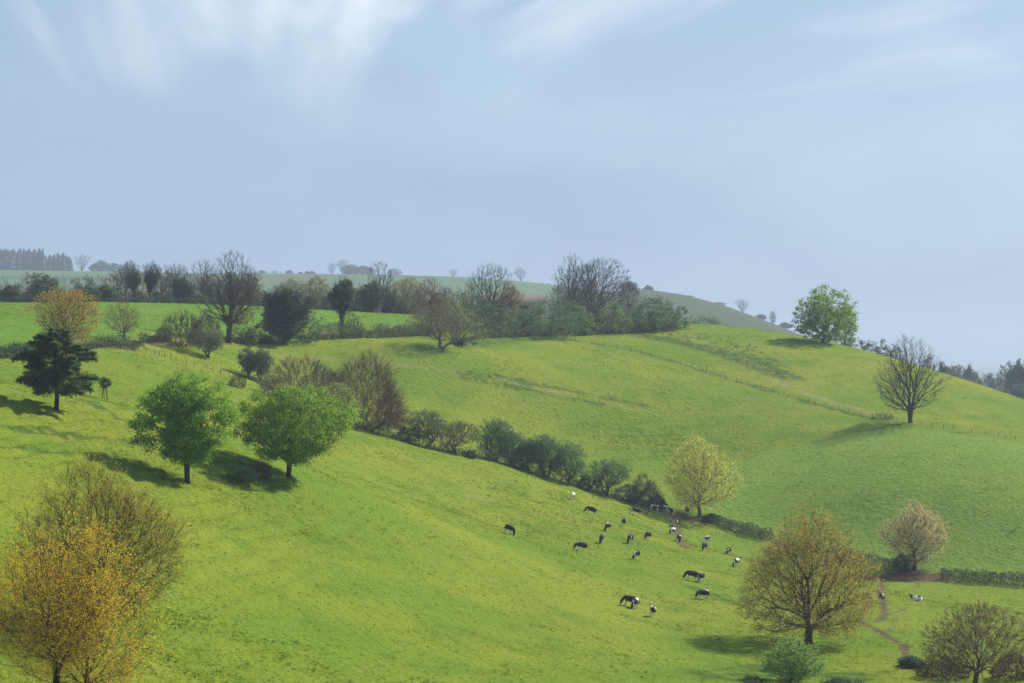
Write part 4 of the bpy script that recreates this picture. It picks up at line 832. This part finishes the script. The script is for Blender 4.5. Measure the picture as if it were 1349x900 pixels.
def cow_mesh(name, head='graze', stride=0., lying=False):
    V = []; E = []; Rr = []
    def v(p, r, par=None):
        V.append(p); Rr.append(r if isinstance(r, tuple) else (r, r))
        if par is not None: E.append((par, len(V) - 1))
        return len(V) - 1
    zo = -.62 if lying else 0.
    pel = v((-.62, 0, 1.10 + zo), (.33, .38)); rump = v((-.86, 0, 1.12 + zo), (.20, .24), pel)
    bel = v((-.15, 0, 1.02 + zo), (.40, .43), pel); che = v((.38, 0, 1.02 + zo), (.35, .42), bel); sh = v((.66, 0, 1.10 + zo), (.24, .28), che)
    if head == 'graze': pts = [((.86, .0, .97), (.20, .26)), ((1.0, .03, .66), (.16, .19)), ((1.07, .04, .42), (.15, .155)), ((1.14, .04, .24), (.115, .115)), ((1.19, .05, .09), (.09, .085))]
    elif head == 'turn': pts = [((.95, .1, 1.1), (.15, .19)), ((1.14, .28, .82), (.12, .14)), ((1.2, .42, .6), (.13, .13)), ((1.26, .54, .4), (.1, .1)), ((1.30, .64, .26), (.08, .075))]
    else: pts = [((.90, 0, 1.24 + zo), (.19, .25)), ((1.1, 0, 1.44 + zo), (.15, .18)), ((1.28, 0, 1.52 + zo), (.125, .125)), ((1.46, 0, 1.42 + zo), (.10, .10)), ((1.62, 0, 1.32 + zo), (.08, .075))]
    p = sh; ids = []
    for q, r in pts: p = v(q, r, p); ids.append(p)
    poll = V[ids[2]]; hd = (Vector(V[ids[4]]) - Vector(V[ids[2]])).normalized()
    for s in (-1, 1):
        a = v((poll[0] - hd.x * .05, poll[1] + s * .13, poll[2] - hd.z * .05), .05, ids[2]); v((poll[0] - hd.x * .06 - .03, poll[1] + s * .28, poll[2] - hd.z * .04), (.025, .045), a)
    for s in (-1, 1):
        if lying:
            a = v((.5, s * .26, .28), .11, che); a = v((.75, s * .3, .1), .07, a); v((.45, s * .34, .07), .05, a)
            a = v((-.55, s * .34, .26), .15, pel); a = v((-.15, s * .46, .1), .08, a); v((-.55, s * .5, .07), .05, a)
        else:
            f = stride * s
            a = v((.48, s * .17, .78), .13, che); a = v((.47 + f * .5, s * .17, .46), .075, a); a = v((.46 + f, s * .17, .2), .05, a); v((.49 + f, s * .17, .03), .06, a)
            a = v((-.66, s * .18, .80), (.15, .19), pel); a = v((-.6 - f * .3, s * .18, .58), .10, a); a = v((-.76 - f, s * .18, .36), .06, a); a = v((-.72 - f, s * .18, .14), .048, a); v((-.68 - f, s * .18, .03), .06, a)
    ud = v((-.42, 0, .70 + max(zo, -.4)), .15, bel)
    t = v((-.96, 0, 1.2 + zo), .04, rump); t = v((-1.02, .02, .9 + zo * .8), .025, t); t = v((-1.0, .03, .55 + zo * .6), .03, t); v((-.99, .03, .42 + zo * .5), .045, t)
    me = bpy.data.meshes.new(name); me.from_pydata(V, E, []); o = bpy.data.objects.new('tmp', me); col.objects.link(o)
    sk = o.modifiers.new('s', 'SKIN'); sk.use_smooth_shade = True
    for i, sv in enumerate(me.skin_vertices[0].data): sv.radius = Rr[i]; sv.use_root = (i == 0)
    o.modifiers.new('u', 'SUBSURF').levels = 1
    dg = bpy.context.evaluated_depsgraph_get(); r = bpy.data.meshes.new_from_object(o.evaluated_get(dg)); r.name = name; r.materials.clear(); r.materials.append(M_COW)
    bpy.data.objects.remove(o); return r
COW = {'g': cow_mesh('grazing_cow', 'graze', .06), 'w': cow_mesh('grazing_cow_step', 'graze', .16), 't': cow_mesh('turning_cow', 'turn', .08), 'u': cow_mesh('standing_cow', 'up', .05), 'l': cow_mesh('lying_cow', 'up', 0, True)}
# px, py of the feet, heading in degrees (0 = facing right, 90 = away, 180 = left, 270 = towards the camera), pose, whiteness
cows = [(669, 704, 320, 'g', .02, 'lone black cow grazing apart, far left of the herd'), (752, 659, 260, 'g', .30, 'mostly white cow end-on below the hedge trees'), (777, 678, 182, 'g', -.02, 'black cow side-on grazing just below the hedge shadow'),
        (764, 726, 205, 'w', .0, 'black cow grazing leftwards, leftmost of the middle row'), (791, 716, 262, 'g', -.02, 'small black cow seen end-on right of the leftmost grazing one'), (799, 700, 250, 'g', .03, 'black cow end-on, third from left in the upper middle'),
        (820, 694, 268, 'u', .03, 'black cow facing the camera below the pied one at the hedge'), (829, 716, 250, 'g', -.02, 'black cow with head down left, centre of the herd'), (837, 737, 245, 'w', .10, 'black and white cow grazing, lowest of the middle group'),
        (852, 711, 245, 'g', -.02, 'black cow end-on right of the herd centre'), (837, 679, 190, 'g', .12, 'pied cow grazing side-on in the hedge shadow'), (862, 675, 350, 'u', .15, 'pied cow standing against the dark holly bush'),
        (881, 679, 160, 'u', .15, 'pied cow standing at the muddy gateway'), (904, 677, 100, 'u', .06, 'dark cow in the gateway beyond the mud'), (888, 694, 262, 'u', .05, 'black cow on the track just below the gateway'),
        (885, 705, 235, 'g', .10, 'pied cow grazing left below the gateway cows'), (893, 715, 275, 'w', .05, 'dark cow with pale legs walking down the track'), (930, 716, 240, 'g', .22, 'white-backed cow, upper of a close pair'),
        (927, 726, 250, 'g', .0, 'black cow, lower of a close pair'), (958, 731, 255, 'g', .05, 'black cow end-on near the trimmed hedge'), (969, 747, 240, 'w', .08, 'pied cow close to the left side of the oak'),
        (910, 765, 192, 'w', -.03, 'long black cow side-on grazing left of the oak'), (922, 767, 250, 'g', .08, 'pied cow standing behind the rump of the long black one'), (925, 790, 205, 'w', .12, 'black and white cow grazing alone left of the oak'),
        (828, 799, 195, 'w', -.06, 'large all-black cow grazing in the foreground'), (835, 802, 248, 'g', .04, 'black cow with white legs overlapping the all-black one'), (858, 813, 255, 'u', .06, 'nearest cow, black with white belly and legs, in the foreground'),
        (1028, 832, 262, 'g', .28, 'whitish cow half hidden under the left boughs of the oak'), (1161, 795, 95, 'u', .10, 'dark cow end-on standing on the cattle track right of the oak'), (1207, 792, 200, 'l', .16, 'pied cow lying down at the right of the pasture')]
for i, (px, py, hd, k, wh, lab) in enumerate(cows):
    p = hit(px, py); o = link('cow', COW[k], None, p - Vector((0, 0, .02))); nrm = normal(p.x, p.y)
    o.rotation_mode = 'QUATERNION'; o.rotation_quaternion = Vector((0, 0, 1)).rotation_difference(nrm) @ Matrix.Rotation(R(hd), 4, 'Z').to_quaternion()
    s = 1.08 + .08 * ((i * 37) % 10) / 10; o.scale = (s, s, s); o['white'] = float(wh) - .07; tag(o, lab, 'cow', 'herd of black and white cows')

# ------------------------------------------------------------------ grass tussocks over the pasture (one object, one set of loose points)
def grass():
    rng = np.random.default_rng(12)
    n = 430000; d = 185 + 590 * rng.uniform(0, 1, n) ** .85; px = rng.uniform(-60, 1410, n); x = (px - CX) / F * d
    cl = vnoise(x / 2.2, d / 2.6, 61) + .7 * vnoise(x / 9, d / 9, 62) + .9 * vnoise(x / 38, d / 45, 64); keep = cl > rng.normal(-.25, .35, n); x, d, cl = x[keep], d[keep], cl[keep]
    z = zf(x, d) - .03
    bad = np.zeros(len(x), bool)
    for line, w, a in MUD: bad |= seg_dist(x, d, world_line(line)) < w * .6
    x, d, z, cl = x[~bad], d[~bad], z[~bad], cl[~bad]; n = len(x)
    V = []; Fc = []; vid = []
    for t in range(4):
        for b in range(11):
            a = rng.uniform(0, 6.28); r0 = rng.uniform(0, .16); c = np.array([math.cos(a) * r0, math.sin(a) * r0, 0]); o = np.array([math.cos(a), math.sin(a), 0]); s = np.array([-o[1], o[0], 0]) * rng.uniform(.018, .035)
            h = rng.uniform(.05, .13); i = len(V); V += [c - s, c + s, c + o * rng.uniform(.03, .14) + np.array([0, 0, h])]; Fc.append([i, i + 1, i + 2]); vid += [t] * 3
    nb = len(V); Vall = np.concatenate([np.array(V), np.stack([x, d, z], -1)])
    m, nt, N, L, out = nodes_of('grass_blade'); at_ = N('ShaderNodeAttribute'); at_.attribute_type = 'INSTANCER'; at_.attribute_name = 'tone'
    cr = N('ShaderNodeValToRGB'); L(at_.outputs['Fac'], cr.inputs[0]); e = cr.color_ramp; e.elements[0].color = (.128, .205, .016, 1); e.elements[1].color = (.225, .265, .022, 1)
    df = N('ShaderNodeBsdfDiffuse'); tr = N('ShaderNodeBsdfTranslucent'); L(cr.outputs[0], df.inputs[0]); L(cr.outputs[0], tr.inputs[0]); mx = N('ShaderNodeMixShader'); mx.inputs[0].default_value = .62; L(df.outputs[0], mx.inputs[1]); L(tr.outputs[0], mx.inputs[2]); L(mx.outputs[0], out.inputs[0])
    me = mk_mesh('grass', Vall, [np.array(Fc)], [m])
    def put(nm, tp, v): a = me.attributes.new(nm, tp, 'POINT'); a.data.foreach_set('value', v)
    put('is_point', 'BOOLEAN', np.arange(len(Vall)) >= nb); put('variant', 'INT', np.r_[np.array(vid), rng.integers(0, 4, n)].astype(np.int32))
    put('size', 'FLOAT', np.r_[np.ones(nb), rng.uniform(.5, 1.2, n) * (1 + .8 * np.clip(cl, 0, 1)) * np.where(rng.uniform(0, 1, n) < .07, 1.9, 1.)].astype(np.float32)); put('tone', 'FLOAT', np.r_[np.ones(nb), np.clip(.5 + .9 * vnoise(x / 14, d / 14, 63) + rng.normal(0, .2, n), 0, 1)].astype(np.float32)); put('turn', 'FLOAT', np.r_[np.zeros(nb), rng.uniform(0, 6.28, n)].astype(np.float32))
    o = link('grass', me); ng = bpy.data.node_groups.new('grass', 'GeometryNodeTree'); ng.interface.new_socket('Geometry', in_out='INPUT', socket_type='NodeSocketGeometry'); ng.interface.new_socket('Geometry', in_out='OUTPUT', socket_type='NodeSocketGeometry')
    N = ng.nodes.new; L = ng.links.new; gi = N('NodeGroupInput'); go = N('NodeGroupOutput')
    def na(nm, tp): k = N('GeometryNodeInputNamedAttribute'); k.data_type = tp; k.inputs[0].default_value = nm; return k.outputs[0]
    sp = N('GeometryNodeSeparateGeometry'); sp.domain = 'POINT'; L(gi.outputs[0], sp.inputs[0]); L(na('is_point', 'BOOLEAN'), sp.inputs[1])
    si = N('GeometryNodeSplitToInstances'); si.domain = 'POINT'; L(sp.outputs[1], si.inputs[0]); L(na('variant', 'INT'), si.inputs['Group ID'])
    ip = N('GeometryNodeInstanceOnPoints'); L(sp.outputs[0], ip.inputs['Points']); L(si.outputs[0], ip.inputs['Instance']); ip.inputs['Pick Instance'].default_value = True; L(na('variant', 'INT'), ip.inputs['Instance Index'])
    cx = N('ShaderNodeCombineXYZ'); L(na('turn', 'FLOAT'), cx.inputs[2]); L(cx.outputs[0], ip.inputs['Rotation']); L(na('size', 'FLOAT'), ip.inputs['Scale'])
    L(ip.outputs[0], go.inputs[0]); md = o.modifiers.new('grass', 'NODES'); md.node_group = ng
    tag(o, 'tufted pasture grass covering the near slopes', 'grass', kind='stuff')
grass()

# ------------------------------------------------------------------ haze: the air between the camera and the hills
def haze():
    x0, x1, y0, y1, z0, z1 = -56000, 56000, -400, 20600, -95, 225
    V = np.array([(x, y, z) for x in (x0, x1) for y in (y0, y1) for z in (z0, z1)], float)
    m, nt, N, L, out = nodes_of('haze'); v = N('ShaderNodeVolumePrincipled'); v.inputs['Color'].default_value = (.52, .64, .80, 1); v.inputs['Density'].default_value = HAZE; v.inputs['Anisotropy'].default_value = .25; L(v.outputs[0], out.inputs['Volume'])
    tag(link('haze', mk_mesh('haze', V, [np.array([[0, 1, 3, 2], [4, 6, 7, 5], [0, 4, 5, 1], [2, 3, 7, 6], [0, 2, 6, 4], [1, 5, 7, 3]])], [m])), 'thin blue haze over the hills', 'haze', kind='stuff')
HAZE = 0.000135
haze()
